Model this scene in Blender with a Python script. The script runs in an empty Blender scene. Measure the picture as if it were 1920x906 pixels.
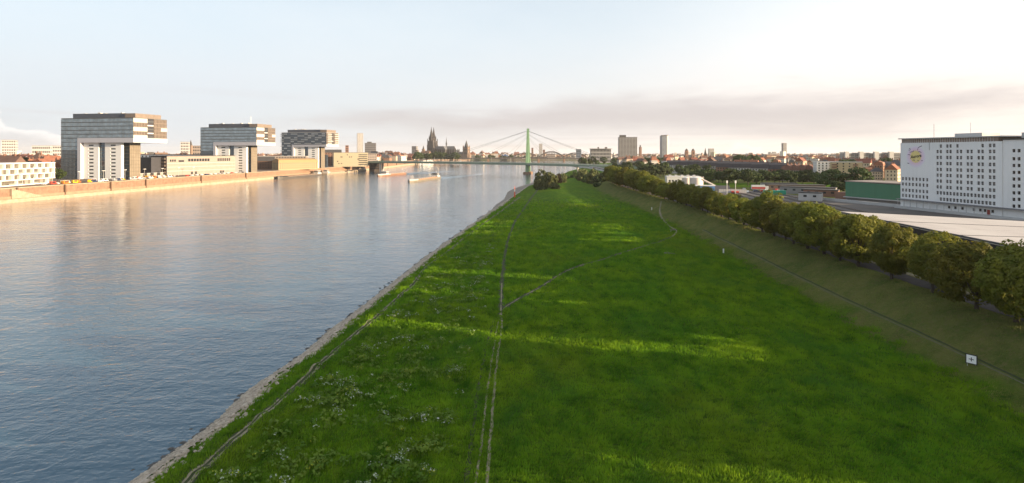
import bpy, math, random
import numpy as np
from mathutils import Vector, noise
from mathutils.bvhtree import BVHTree
R = math.radians
random.seed(7)
SC = bpy.context.scene
COL = SC.collection
# ---------------------------------------------------------------- camera
EYE, HZ, F = 36.0, 287.0, 1100.0           # eye height (m), horizon row and focal length of the 1920 px wide photo
cd = bpy.data.cameras.new('camera')
cam = bpy.data.objects.new('camera', cd)
COL.objects.link(cam)
cam.location = (0, 0, EYE)
cam.rotation_euler = (R(90), 0, 0)
cd.sensor_width = 36.0
cd.lens = 36.0 * F / 1920.0
cd.shift_y = -(453.0 - HZ) / 1920.0
cd.clip_start = 0.5
cd.clip_end = 40000
SC.camera = cam
# ---------------------------------------------------------------- light
SUN_EL, SUN_AZ = 8.3, 107.0                 # degrees; azimuth clockwise from +Y
w = bpy.data.worlds.new('World')
SC.world = w
w.use_nodes = True
wn, wl = w.node_tree.nodes, w.node_tree.links
wn.clear()
wout = wn.new('ShaderNodeOutputWorld')
bg = wn.new('ShaderNodeBackground')
bg.inputs['Strength'].default_value = 0.092
sky = wn.new('ShaderNodeTexSky')
sky.sky_type = 'NISHITA'
sky.sun_disc = False
sky.sun_elevation = R(SUN_EL)
sky.sun_rotation = R(SUN_AZ)
sky.altitude = 60
sky.air_density = 1.0
sky.dust_density = 1.0
sky.ozone_density = 2.5
def wnode(t, **kw):
    n = wn.new(t)
    for k, v in kw.items(): setattr(n, k, v)
    return n
def wmath(op, a, b=None, clamp=False):
    n = wn.new('ShaderNodeMath'); n.operation = op; n.use_clamp = clamp
    for i, v in enumerate((a, b)):
        if v is None: continue
        if isinstance(v, (int, float)): n.inputs[i].default_value = v
        else: wl.new(v, n.inputs[i])
    return n.outputs[0]
def wramp(v, a, b, lo=0.0, hi=1.0):
    n = wn.new('ShaderNodeMapRange'); n.interpolation_type = 'SMOOTHSTEP'
    wl.new(v, n.inputs['Value'])
    n.inputs['From Min'].default_value = a; n.inputs['From Max'].default_value = b
    n.inputs['To Min'].default_value = lo; n.inputs['To Max'].default_value = hi
    return n.outputs['Result']
def wmix(f, a, b):
    n = wn.new('ShaderNodeMix'); n.data_type = 'RGBA'
    if isinstance(f, (int, float)): n.inputs[0].default_value = f
    else: wl.new(f, n.inputs[0])
    for i, v in ((6, a), (7, b)):
        if isinstance(v, tuple): n.inputs[i].default_value = (*v, 1)
        else: wl.new(v, n.inputs[i])
    return n.outputs[2]
tc = wn.new('ShaderNodeTexCoord')
sp = wn.new('ShaderNodeSeparateXYZ')
wl.new(tc.outputs['Generated'], sp.inputs[0])
el = wmath('MULTIPLY', wmath('ARCSINE', sp.outputs['Z']), 57.2958)
az = wmath('MULTIPLY', wmath('ARCTAN2', sp.outputs['X'], sp.outputs['Y']), 57.2958)
def wnoise(sx, sy, detail, rough, seed, dist=0.0):
    c = wn.new('ShaderNodeCombineXYZ')
    wl.new(wmath('MULTIPLY', az, sx), c.inputs[0]); wl.new(wmath('MULTIPLY', el, sy), c.inputs[1])
    c.inputs[2].default_value = seed
    n = wn.new('ShaderNodeTexNoise')
    wl.new(c.outputs[0], n.inputs['Vector'])
    n.inputs['Scale'].default_value = 1.0; n.inputs['Detail'].default_value = detail
    n.inputs['Roughness'].default_value = rough; n.inputs['Distortion'].default_value = dist
    return n.outputs['Fac']
# thin high veil over the whole sky: bluish white aloft, warm grey low down and towards the sun side
veil = wmath('ADD', wmath('ADD', wramp(el, 1, 30, 0.94, 0.52), wramp(az, 5, 60, 0.0, 0.30)), wmath('MULTIPLY', wmath('SUBTRACT', wnoise(0.03, 0.10, 5, 0.55, 3.1), 0.5), 0.35), True)
low = wmix(wramp(az, -35, 50), (3.25, 3.42, 3.66), (4.75, 4.25, 3.85))
high = wmix(wramp(az, 0, 55), (3.65, 3.95, 4.15), (4.9, 4.85, 4.7))
c1 = wmix(veil, sky.outputs[0], wmix(wramp(el, 2, 14), low, high))
# long stratus sheet low over the right half, thinning out to wisps on the left
mid = wmath('ADD', wmath('MULTIPLY', wmath('SUBTRACT', wnoise(0.05, 0.10, 4, 0.5, 1.7, 0.2), 0.5), 4.0), wramp(az, -10, 12, 3.0, 3.9))
half = wmath('ADD', wmath('MULTIPLY', wmath('SUBTRACT', wnoise(0.10, 0.55, 7, 0.6, 8.3, 0.3), 0.5), 3.6), wmath('MULTIPLY', wramp(az, -30, 6, 0.0, 2.2), wramp(az, 30, 50, 1.0, 0.25)))
inside = wmath('SUBTRACT', half, wmath('ABSOLUTE', wmath('SUBTRACT', el, mid)))
bmask = wramp(inside, -0.7, 2.2, 0.0, 0.85)
c2 = wmix(bmask, c1, (2.75, 2.55, 2.52))
streak = wmath('MULTIPLY', wramp(wnoise(0.03, 1.3, 6, 0.6, 9.2, 0.2), 0.50, 0.70), wramp(el, 7.5, 1.5, 0.0, 0.5))
c3 = wmix(streak, c2, (3.05, 2.85, 2.85))
# heaped cloud far on the left
cum = wmath('SUBTRACT', wmath('ADD', wmath('MULTIPLY', wnoise(0.20, 0.34, 6, 0.55, 5.5, 0.2), 6.5), wramp(az, -47, -33, 1.6, -3.4)), el)
cm = wramp(cum, -0.1, 0.35, 0.0, 0.75)
cc = wmix(wramp(cum, 0.0, 1.7), (4.7, 4.55, 4.4), (3.15, 3.13, 3.18))
c4 = wmix(cm, c3, cc)
wl.new(c4, bg.inputs['Color'])
wl.new(bg.outputs[0], wout.inputs['Surface'])
w.cycles.sampling_method = 'MANUAL'
w.cycles.sample_map_resolution = 512
sd = bpy.data.lights.new('sun', 'SUN')
sd.energy = 5.0
sd.angle = R(0.5)
sd.color = (1.0, 0.77, 0.50)
sun = bpy.data.objects.new('sun', sd)
COL.objects.link(sun)
SUNV = Vector((math.sin(R(SUN_AZ)) * math.cos(R(SUN_EL)), math.cos(R(SUN_AZ)) * math.cos(R(SUN_EL)), math.sin(R(SUN_EL))))
sun.rotation_euler = (-SUNV).to_track_quat('-Z', 'Y').to_euler()
sun.location = (300, -60, 200)
SC.view_settings.view_transform = 'Standard'
SC.view_settings.look = 'None'
SC.view_settings.gamma = 1.0
SC.view_settings.use_curve_mapping = False
SC.view_settings.exposure = 1.42
SC.render.engine = 'CYCLES'
SC.cycles.use_denoising = True
SC.cycles.max_bounces = 6
SC.cycles.diffuse_bounces = 3
SC.cycles.glossy_bounces = 3
SC.cycles.transmission_bounces = 3
SC.cycles.volume_bounces = 0
SC.cycles.transparent_max_bounces = 6
SC.cycles.caustics_reflective = False
SC.cycles.caustics_refractive = False
# ---------------------------------------------------------------- helpers
def G(px, py, z=0.0):
    "ground point (x, y) at height z that the photo shows at pixel (px, py)"
    Y = (EYE - z) * F / (py - HZ)
    return ((px - 960.0) / F * Y, Y)
def AX(px, Y): return (px - 960.0) / F * Y
def AZ(py, Y): return EYE - (py - HZ) / F * Y
MATS = {}
def mat(name, col, rough=0.8, metal=0.0, var=0.0, vscale=0.5, bump=0.0, bscale=2.0, spec=0.4, col2=None, perobj=0.0, stretch=None, trans=0.0, streak=0.0):
    "procedural Principled material: base colour broken up by noise in object space, optional relief"
    if name in MATS: return MATS[name]
    m = bpy.data.materials.new(name); m.use_nodes = True
    n, l = m.node_tree.nodes, m.node_tree.links
    b = n['Principled BSDF']
    b.inputs['Roughness'].default_value = rough
    b.inputs['Metallic'].default_value = metal
    b.inputs['Specular IOR Level'].default_value = spec
    out = None
    t = n.new('ShaderNodeTexCoord')
    vec = t.outputs['Object']
    if stretch:
        mp = n.new('ShaderNodeMapping'); mp.inputs['Scale'].default_value = stretch
        l.new(vec, mp.inputs['Vector']); vec = mp.outputs[0]
    def nz(scale, detail=6, rough=0.6):
        q = n.new('ShaderNodeTexNoise'); q.inputs['Scale'].default_value = scale
        q.inputs['Detail'].default_value = detail; q.inputs['Roughness'].default_value = rough
        l.new(vec, q.inputs['Vector']); return q.outputs['Fac']
    def mx(f, a, bb):
        q = n.new('ShaderNodeMix'); q.data_type = 'RGBA'
        if isinstance(f, float): q.inputs[0].default_value = f
        else: l.new(f, q.inputs[0])
        for i, v in ((6, a), (7, bb)):
            if isinstance(v, tuple): q.inputs[i].default_value = (*v, 1)
            else: l.new(v, q.inputs[i])
        return q.outputs[2]
    def rng(v, a, bb, lo=0.0, hi=1.0):
        q = n.new('ShaderNodeMapRange'); l.new(v, q.inputs['Value'])
        for k, x in zip(('From Min', 'From Max', 'To Min', 'To Max'), (a, bb, lo, hi)): q.inputs[k].default_value = x
        return q.outputs['Result']
    if var > 0 or col2:
        c2 = col2 or tuple(c * (1 - var) for c in col)
        out = mx(rng(nz(vscale), 0.35, 0.68), col, c2)
    if streak > 0:
        mp = n.new('ShaderNodeMapping'); mp.inputs['Scale'].default_value = (1, 1, 0.08)
        l.new(t.outputs['Object'], mp.inputs['Vector'])
        q = n.new('ShaderNodeTexNoise'); q.inputs['Scale'].default_value = 0.9; q.inputs['Detail'].default_value = 5
        l.new(mp.outputs[0], q.inputs['Vector'])
        out = mx(rng(q.outputs['Fac'], 0.45, 0.75, 0, streak), out if out else col, tuple(c * 0.45 for c in col))
    if perobj > 0:
        oi = n.new('ShaderNodeObjectInfo')
        hs = n.new('ShaderNodeHueSaturation')
        l.new(rng(oi.outputs['Random'], 0, 1, 1 - perobj, 1 + perobj), hs.inputs['Value'])
        l.new(rng(oi.outputs['Random'], 0, 1, 0.5 - perobj * 0.06, 0.5 + perobj * 0.06), hs.inputs['Hue'])
        if out: l.new(out, hs.inputs['Color'])
        else: hs.inputs['Color'].default_value = (*col, 1)
        out = hs.outputs[0]
    if out: l.new(out, b.inputs['Base Color'])
    else: b.inputs['Base Color'].default_value = (*col, 1)
    if bump > 0:
        bp = n.new('ShaderNodeBump'); bp.inputs['Strength'].default_value = 1.0; bp.inputs['Distance'].default_value = bump
        l.new(nz(bscale, 4), bp.inputs['Height']); l.new(bp.outputs[0], b.inputs['Normal'])
    if trans > 0:
        tb = n.new('ShaderNodeBsdfTranslucent')
        if out: l.new(out, tb.inputs['Color'])
        else: tb.inputs['Color'].default_value = (*col, 1)
        ms = n.new('ShaderNodeMixShader'); ms.inputs[0].default_value = trans
        l.new(b.outputs[0], ms.inputs[1]); l.new(tb.outputs[0], ms.inputs[2])
        l.new(ms.outputs[0], n['Material Output'].inputs['Surface'])
    MATS[name] = m
    return m
class MB:
    "collects shapes and links them as ONE mesh object"
    def __init__(s): s.v = []; s.f = []; s.mi = []; s.cur = 0
    def face(s, pts):
        i = len(s.v); s.v.extend([tuple(p) for p in pts]); s.f.append(tuple(range(i, i + len(pts)))); s.mi.append(s.cur)
    def box(s, x0, x1, y0, y1, z0, z1):
        i = len(s.v)
        s.v += [(x0, y0, z0), (x1, y0, z0), (x1, y1, z0), (x0, y1, z0), (x0, y0, z1), (x1, y0, z1), (x1, y1, z1), (x0, y1, z1)]
        for q in ((0, 3, 2, 1), (4, 5, 6, 7), (0, 1, 5, 4), (1, 2, 6, 5), (2, 3, 7, 6), (3, 0, 4, 7)):
            s.f.append(tuple(i + k for k in q)); s.mi.append(s.cur)
        return s
    def prism(s, poly, z0, z1):
        n = len(poly); i = len(s.v)
        s.v += [(p[0], p[1], z0) for p in poly] + [(p[0], p[1], z1) for p in poly]
        s.f.append(tuple(i + k for k in range(n))[::-1]); s.f.append(tuple(i + n + k for k in range(n))); s.mi += [s.cur] * 2
        for k in range(n):
            a, b = k, (k + 1) % n
            s.f.append((i + a, i + b, i + n + b, i + n + a)); s.mi.append(s.cur)
        return s
    def gable(s, x0, x1, y0, y1, z0, z1, ov=0.4, hip=0.0):
        "solid gable (or hip) roof, ridge along x"
        x0 -= ov; x1 += ov; y0 -= ov; y1 += ov; ym = (y0 + y1) / 2; i = len(s.v)
        s.v += [(x0, y0, z0), (x1, y0, z0), (x1, y1, z0), (x0, y1, z0), (x0 + hip, ym, z1), (x1 - hip, ym, z1)]
        for q in ((0, 3, 2, 1), (0, 1, 5, 4), (2, 3, 4, 5), (1, 2, 5), (3, 0, 4)):
            s.f.append(tuple(i + k for k in q)); s.mi.append(s.cur)
        return s
    def frustum(s, x0, x1, y0, y1, z0, z1, inset_x, inset_y):
        i = len(s.v); a, b = inset_x, inset_y
        s.v += [(x0, y0, z0), (x1, y0, z0), (x1, y1, z0), (x0, y1, z0), (x0 + a, y0 + b, z1), (x1 - a, y0 + b, z1), (x1 - a, y1 - b, z1), (x0 + a, y1 - b, z1)]
        for q in ((0, 3, 2, 1), (4, 5, 6, 7), (0, 1, 5, 4), (1, 2, 6, 5), (2, 3, 7, 6), (3, 0, 4, 7)):
            s.f.append(tuple(i + k for k in q)); s.mi.append(s.cur)
        return s
    def cyl(s, x, y, z0, z1, r0, r1=None, n=10, rot=0.0):
        r1 = r0 if r1 is None else r1; i = len(s.v)
        for z, r in ((z0, r0), (z1, max(r1, 0.01))):
            s.v += [(x + r * math.cos(rot + 2 * math.pi * k / n), y + r * math.sin(rot + 2 * math.pi * k / n), z) for k in range(n)]
        s.f.append(tuple(i + k for k in range(n))[::-1]); s.f.append(tuple(i + n + k for k in range(n))); s.mi += [s.cur] * 2
        for k in range(n):
            b = (k + 1) % n
            s.f.append((i + k, i + b, i + n + b, i + n + k)); s.mi.append(s.cur)
        return s
    def tube(s, pts, r, n=6):
        pts = [Vector(p) for p in pts]; rings = []
        rr = r if isinstance(r, (list, tuple)) else [r] * len(pts)
        for k, p in enumerate(pts):
            d = (pts[min(k + 1, len(pts) - 1)] - pts[max(k - 1, 0)]).normalized()
            u = d.cross(Vector((0, 0, 1)) if abs(d.z) < 0.9 else Vector((1, 0, 0))).normalized(); v = d.cross(u)
            i = len(s.v); rings.append(i)
            s.v += [tuple(p + rr[k] * (math.cos(2 * math.pi * j / n) * u + math.sin(2 * math.pi * j / n) * v)) for j in range(n)]
        for a, b in zip(rings, rings[1:]):
            for j in range(n):
                s.f.append((a + j, a + (j + 1) % n, b + (j + 1) % n, b + j)); s.mi.append(s.cur)
        s.f.append(tuple(rings[0] + j for j in range(n))[::-1]); s.f.append(tuple(rings[-1] + j for j in range(n))); s.mi += [s.cur] * 2
        return s
    def panel(s, O, U, N, W, H, holes, depth=0.3):
        "flat wall sheet with rectangular openings and their reveals"
        O, U, N = Vector(O), Vector(U), Vector(N); Z = Vector((0, 0, 1))
        us = sorted({0.0, W} | {round(h[k], 4) for h in holes for k in (0, 1)})
        vs = sorted({0.0, H} | {round(h[k], 4) for h in holes for k in (2, 3)})
        P = lambda u, v, d=0.0: O + U * u + Z * v - N * d
        for a, b in zip(us, us[1:]):
            run = None
            for c, d in zip(vs, vs[1:]):
                um, vm = (a + b) / 2, (c + d) / 2
                if any(h[0] < um < h[1] and h[2] < vm < h[3] for h in holes):
                    if run is not None: s.face([P(a, run), P(b, run), P(b, c), P(a, c)]); run = None
                elif run is None: run = c
            if run is not None: s.face([P(a, run), P(b, run), P(b, H), P(a, H)])
        for (a, b, c, d) in holes:
            s.face([P(a, c), P(b, c), P(b, c, depth), P(a, c, depth)]); s.face([P(a, d), P(a, d, depth), P(b, d, depth), P(b, d)])
            s.face([P(a, c), P(a, c, depth), P(a, d, depth), P(a, d)]); s.face([P(b, c), P(b, d), P(b, d, depth), P(b, c, depth)])
        return s
    def mesh(s, name, mats):
        me = bpy.data.meshes.new(name)
        me.from_pydata(s.v, [], s.f); me.validate(); me.update()
        for m in (mats if isinstance(mats, (list, tuple)) else [mats]): me.materials.append(m)
        if any(s.mi) and len(s.mi) == len(me.polygons): me.polygons.foreach_set('material_index', s.mi)
        return me
    def build(s, name, mats, parent=None, kind=None, label=None):
        return put(name, s.mesh(name, mats), parent, kind, label)
def put(name, me, parent=None, kind=None, label=None, loc=None):
    o = bpy.data.objects.new(name, me); COL.objects.link(o)
    if parent: o.parent = parent
    if kind: o['kind'] = kind
    if label: o['label'] = label
    if loc: o.location = loc
    return o
def thing(name, label, cat, loc=(0, 0, 0), rz=0.0, group=None):
    o = bpy.data.objects.new(name, None); COL.objects.link(o)
    o.location = loc; o.rotation_euler = (0, 0, rz); o.empty_display_size = 1
    o['label'] = label; o['category'] = cat
    if group: o['group'] = group
    return o
def tag(o, label, cat, group=None):
    o['label'] = label; o['category'] = cat
    if group: o['group'] = group
    return o
def dup(root, loc, rz=0.0, sc=(1, 1, 1), label=None, group=None):
    r = root.copy(); COL.objects.link(r)
    r.location = loc; r.rotation_euler = (0, 0, rz); r.scale = sc
    if label: r['label'] = label
    if group: r['group'] = group
    for ch in root.children:
        c = ch.copy(); COL.objects.link(c); c.parent = r
        for g in ch.children:
            d = g.copy(); COL.objects.link(d); d.parent = c
    return r
def np_mesh(name, V, Q, m, smooth=False):
    me = bpy.data.meshes.new(name)
    V = np.asarray(V, np.float32); Q = np.asarray(Q, np.int32); k = Q.shape[1]
    me.vertices.add(len(V)); me.vertices.foreach_set('co', V.ravel())
    me.loops.add(Q.size); me.loops.foreach_set('vertex_index', Q.ravel())
    me.polygons.add(len(Q)); me.polygons.foreach_set('loop_start', np.arange(0, Q.size, k, dtype=np.int32))
    me.polygons.foreach_set('loop_total', np.full(len(Q), k, np.int32))
    me.update(calc_edges=True); me.validate()
    if smooth: me.polygons.foreach_set('use_smooth', np.ones(len(me.polygons), bool))
    for q in (m if isinstance(m, (list, tuple)) else [m]): me.materials.append(q)
    return me
def ordinal(k):
    w_ = ['first', 'second', 'third', 'fourth', 'fifth', 'sixth', 'seventh', 'eighth', 'ninth', 'tenth', 'eleventh', 'twelfth', 'thirteenth', 'fourteenth', 'fifteenth', 'sixteenth', 'seventeenth', 'eighteenth', 'nineteenth']
    if k < 19: return w_[k]
    t = {2: ('twentieth', 'twenty'), 3: ('thirtieth', 'thirty'), 4: ('fortieth', 'forty'), 5: ('fiftieth', 'fifty'), 6: ('sixtieth', 'sixty')}[(k + 1) // 10]
    return t[0] if (k + 1) % 10 == 0 else t[1] + '-' + w_[(k + 1) % 10 - 1]
def interp(tab, y):
    if y <= tab[0][0]: return tab[0][1]
    for (a, b), (c, d) in zip(tab, tab[1:]):
        if y <= c: return b + (d - b) * (y - a) / (c - a)
    return tab[-1][1]
def sstep(a, b, x):
    t = min(1, max(0, (x - a) / (b - a))); return t * t * (3 - 2 * t)
def nz(x, y, z=0.0): return noise.noise(Vector((x, y, z)))
# ================================================================ THE SETTING
# shore of the right bank, foot and crest of its embankment, quay line of the left bank: tables of (y, x)
SHORE = sorted((p[1], p[0]) for p in [G(262, 900), G(428, 766), G(527, 694), G(680, 575), G(786, 492), G(855, 442), G(944, 380), G(985, 352)])
SHORE = [(-60, -54), (20, -46)] + SHORE + [(760, 45), (900, 72), (1100, 103), (1500, 190), (1900, 262), (2300, 340), (2700, 440)]
TOE = [(-60, 60), (74, 64), (135, 66), (237, 72), (330, 74), (480, 72), (620, 82), (800, 118), (1100, 170), (1500, 260), (2700, 520)]
QUAY = [(150, -384), (412, -364), (540, -354), (808, -336), (1015, -318), (1277, -304), (1500, -306), (2000, -318), (2300, -300), (2700, -190)]
def shore(y): return interp(SHORE, y) + 1.0 * nz(0, y / 14.0)
def toe(y): return interp(TOE, y)
def quay(y): return interp(QUAY, y)
def zr(x, y):
    s, t = shore(y), toe(y)
    d = x - s
    if d < 0: return max(-2.0, d * 0.32)
    m = 1.7 * min(1, d / 3.4) + 1.3 * sstep(3.0, 9.0, d)
    if d > 5: m += 0.35 * nz(x / 19, y / 23) * min(1, (d - 5) / 8) + 0.10 * nz(x / 4.5, y / 4.5, 2)
    m += 1.15 * max(0, nz(x / 4.5, y / 3.4, 8) - .02) * sstep(6, 10, d) * sstep(-4, -8, x) * sstep(380, 250, y)
    k = sstep(0, 15, x - t)
    z = m * (1 - k) + 9.0 * k
    if x > t + 30: z += (8.0 - 9.0) * sstep(t + 30, t + 40, x)
    return z
ys = [-60, -40, -20, 0, 15]
y = 26.0
while y < 2700: ys.append(y); y += max(1.0, y * 0.013)
ys.append(2700)
V, Q, DRY = [], [], []
nc = 0
for y in ys:
    s, t = shore(y), toe(y)
    xs = [s - 14, s - 5, s - 2, s - 0.8, s, s + 0.8, s + 1.7, s + 2.6, s + 3.4, s + 4.6, s + 6, s + 7.5, s + 9]
    n_m = 56
    xs += [s + 9 + (t - s - 10) * (k + 1) / n_m for k in range(n_m)]
    xs += [t + 1 + k * 1.25 for k in range(12)] + [t + 18, t + 24, t + 30, t + 35, t + 40, t + 60, t + 100, t + 200, t + 500, t + 1500, 9000]
    nc = len(xs)
    for x in xs:
        V.append((x, y, zr(x, y)))
        d = sstep(-1.0, 5.0, x - t + 4.0 * nz(x / 7, y / 9) + 2 * nz(x / 2.3, y / 2.3, 5))
        DRY.append(d)
for r in range(len(ys) - 1):
    for c in range(nc - 1):
        a = r * nc + c
        Q.append((a, a + 1, a + nc + 1, a + nc))
# ---- meadow material
def grass_material(name='meadow_grass', gain=1.0, trans=0.0, dryness=None):
    m = bpy.data.materials.new(name); m.use_nodes = True
    n, l = m.node_tree.nodes, m.node_tree.links
    b = n['Principled BSDF']; b.inputs['Roughness'].default_value = 0.9; b.inputs['Specular IOR Level'].default_value = 0.03
    t = n.new('ShaderNodeTexCoord')
    def N(scale, detail=6, rough=0.6, st=None, dist=0.0):
        v = t.outputs['Object']
        if st:
            mp = n.new('ShaderNodeMapping'); mp.inputs['Scale'].default_value = st; l.new(v, mp.inputs['Vector']); v = mp.outputs[0]
        q = n.new('ShaderNodeTexNoise'); q.inputs['Scale'].default_value = scale; q.inputs['Detail'].default_value = detail
        q.inputs['Roughness'].default_value = rough; q.inputs['Distortion'].default_value = dist
        l.new(v, q.inputs['Vector']); return q.outputs['Fac']
    def MR(v, a, bb, lo=0, hi=1):
        q = n.new('ShaderNodeMapRange'); l.new(v, q.inputs['Value'])
        for k, x in zip(('From Min', 'From Max', 'To Min', 'To Max'), (a, bb, lo, hi)): q.inputs[k].default_value = x
        return q.outputs['Result']
    def MX(f, a, bb):
        q = n.new('ShaderNodeMix'); q.data_type = 'RGBA'; l.new(f, q.inputs[0])
        for i, v in ((6, a), (7, bb)):
            if isinstance(v, tuple): q.inputs[i].default_value = (*v, 1)
            else: l.new(v, q.inputs[i])
        return q.outputs[2]
    g = MX(MR(N(0.055, 5), 0.35, 0.65), (0.066, 0.150, 0.009), (0.112, 0.180, 0.009))
    g = MX(MR(N(0.35, 7, 0.65, (1, 0.5, 1)), 0.42, 0.70), g, (0.022, 0.070, 0.005))
    g = MX(MR(N(2.2, 6, 0.7), 0.52, 0.72), g, (0.120, 0.175, 0.010))
    g = MX(MR(N(0.022, 6, 0.6, (1, 0.7, 1)), 0.52, 0.66, 0, 0.55), g, (0.105, 0.135, 0.012))
    g = MX(MR(N(0.8, 5, 0.6, (0.5, 1.6, 1)), 0.57, 0.70, 0, 0.85), g, (0.016, 0.045, 0.005))
    g = MX(MR(N(0.11, 6, 0.62, (1, 0.6, 1), 0.5), 0.50, 0.70, 0, 0.75), g, (0.034, 0.096, 0.012))
    at = n.new('ShaderNodeAttribute'); at.attribute_name = 'dry'
    dry = MX(MR(N(0.22, 7, 0.65), 0.36, 0.66), (0.150, 0.152, 0.046), (0.080, 0.116, 0.026))
    dry = MX(MR(N(1.4, 7, 0.7), 0.5, 0.75), dry, (0.185, 0.145, 0.070))
    if dryness is None: g = MX(at.outputs['Fac'], g, dry)
    elif dryness > 0: g = dry
    if gain != 1.0:
        hs = n.new('ShaderNodeHueSaturation'); hs.inputs['Value'].default_value = gain; l.new(g, hs.inputs['Color']); g = hs.outputs[0]
    if trans > 0:
        tb = n.new('ShaderNodeBsdfTranslucent'); l.new(g, tb.inputs['Color']); ms = n.new('ShaderNodeMixShader'); ms.inputs[0].default_value = trans
        l.new(b.outputs[0], ms.inputs[1]); l.new(tb.outputs[0], ms.inputs[2]); l.new(ms.outputs[0], n['Material Output'].inputs['Surface']); l.new(g, b.inputs['Base Color']); return m
    l.new(g, b.inputs['Base Color'])
    bp = n.new('ShaderNodeBump'); bp.inputs['Distance'].default_value = 0.9
    ad = n.new('ShaderNodeMath'); ad.operation = 'ADD'
    l.new(N(1.3, 8, 0.7, (1, 0.6, 1), 0.6), ad.inputs[0]); l.new(N(0.25, 3), ad.inputs[1])
    l.new(ad.outputs[0], bp.inputs['Height']); l.new(bp.outputs[0], b.inputs['Normal'])
    return m
GRASS = grass_material()
me = np_mesh('meadow', V, Q, GRASS, True)
me.attributes.new('dry', 'FLOAT', 'POINT').data.foreach_set('value', np.array(DRY, np.float32))
meadow = put('meadow', me, kind='structure')
BVH = BVHTree.FromPolygons([Vector(v) for v in V], Q)
def drop(x, y):
    h = BVH.ray_cast(Vector((x, y, 200)), Vector((0, 0, -1)))
    return h[0].z if h[0] else 8.0
# ---- riverbed / far country: one sheet to the horizon, lower than every bank
far = mat('far_country', (0.10, 0.11, 0.06), 0.95, col2=(0.16, 0.13, 0.10), vscale=0.006)
MB().box(-15000, 15000, -1500, 16000, -3.2, -2.6).build('ground', far, kind='structure')
city = mat('city_ground', (0.16, 0.14, 0.12), 0.95, col2=(0.08, 0.10, 0.05), vscale=0.012)
MB().prism([(-9500, 2700), (9500, 2700), (9500, 14500), (-9500, 14500)], -2.55, 9.0).build('far_terrain', city, kind='structure')
# left bank: town level behind the quay
pts = [(x, y) for y, x in QUAY]
lb = mat('left_bank_paving', (0.20, 0.135, 0.095), 0.9, col2=(0.13, 0.10, 0.085), vscale=0.05)
MB().prism([(x - 3.0, y) for x, y in pts] + [(-9500, 2700), (-9500, 150)], -2.55, 10.6).build('left_bank', lb, kind='structure')
# ---- river
def water_material():
    m = bpy.data.materials.new('river_water'); m.use_nodes = True
    n, l = m.node_tree.nodes, m.node_tree.links
    b = n['Principled BSDF']
    b.inputs['Base Color'].default_value = (0.026, 0.075, 0.115, 1)
    b.inputs['Roughness'].default_value = 0.05
    b.inputs['IOR'].default_value = 1.45
    b.inputs['Specular IOR Level'].default_value = 0.5
    t = n.new('ShaderNodeTexCoord')
    def N(scale, st, rot, detail, rough, dist=0.0):
        mp = n.new('ShaderNodeMapping'); mp.inputs['Scale'].default_value = st; mp.inputs['Rotation'].default_value = (0, 0, rot)
        l.new(t.outputs['Object'], mp.inputs['Vector'])
        q = n.new('ShaderNodeTexNoise'); q.inputs['Scale'].default_value = scale; q.inputs['Detail'].default_value = detail
        q.inputs['Roughness'].default_value = rough; q.inputs['Distortion'].default_value = dist
        l.new(mp.outputs[0], q.inputs['Vector']); return q.outputs['Fac']
    def M(op, a, c):
        q = n.new('ShaderNodeMath'); q.operation = op
        for i, v in enumerate((a, c)):
            if isinstance(v, (int, float)): q.inputs[i].default_value = v
            else: l.new(v, q.inputs[i])
        return q.outputs[0]
    h = M('ADD', M('MULTIPLY', N(0.30, (0.55, 1, 1), R(14), 3, 0.5, 0.4), 0.21), M('MULTIPLY', N(1.1, (0.6, 1, 1), R(-16), 3, 0.55, 0.3), 0.11))
    h = M('ADD', h, M('MULTIPLY', N(0.16, (1, 0.35, 1), R(-8), 4, 0.6, 1.2), 0.16))
    h = M('ADD', h, M('MULTIPLY', N(0.055, (0.4, 1, 1), R(6), 2, 0.5), 0.35))
    patch = N(0.016, (1, 0.28, 1), R(-6), 5, 0.6, 0.8)
    mr = n.new('ShaderNodeMapRange'); l.new(patch, mr.inputs['Value'])
    for k, x in zip(('From Min', 'From Max', 'To Min', 'To Max'), (0.36, 0.64, 0.75, 1.2)): mr.inputs[k].default_value = x
    bp = n.new('ShaderNodeBump'); bp.inputs['Distance'].default_value = 1.0; l.new(mr.outputs[0], bp.inputs['Strength'])
    l.new(h, bp.inputs['Height']); l.new(bp.outputs[0], b.inputs['Normal'])
    return m
WATER = water_material()
wmb = MB(); wmb.face([(-400, -400, 0), (1200, -400, 0), (1200, 2705, 0), (-400, 2705, 0)])
wmb.build('river', WATER, kind='structure')
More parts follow.
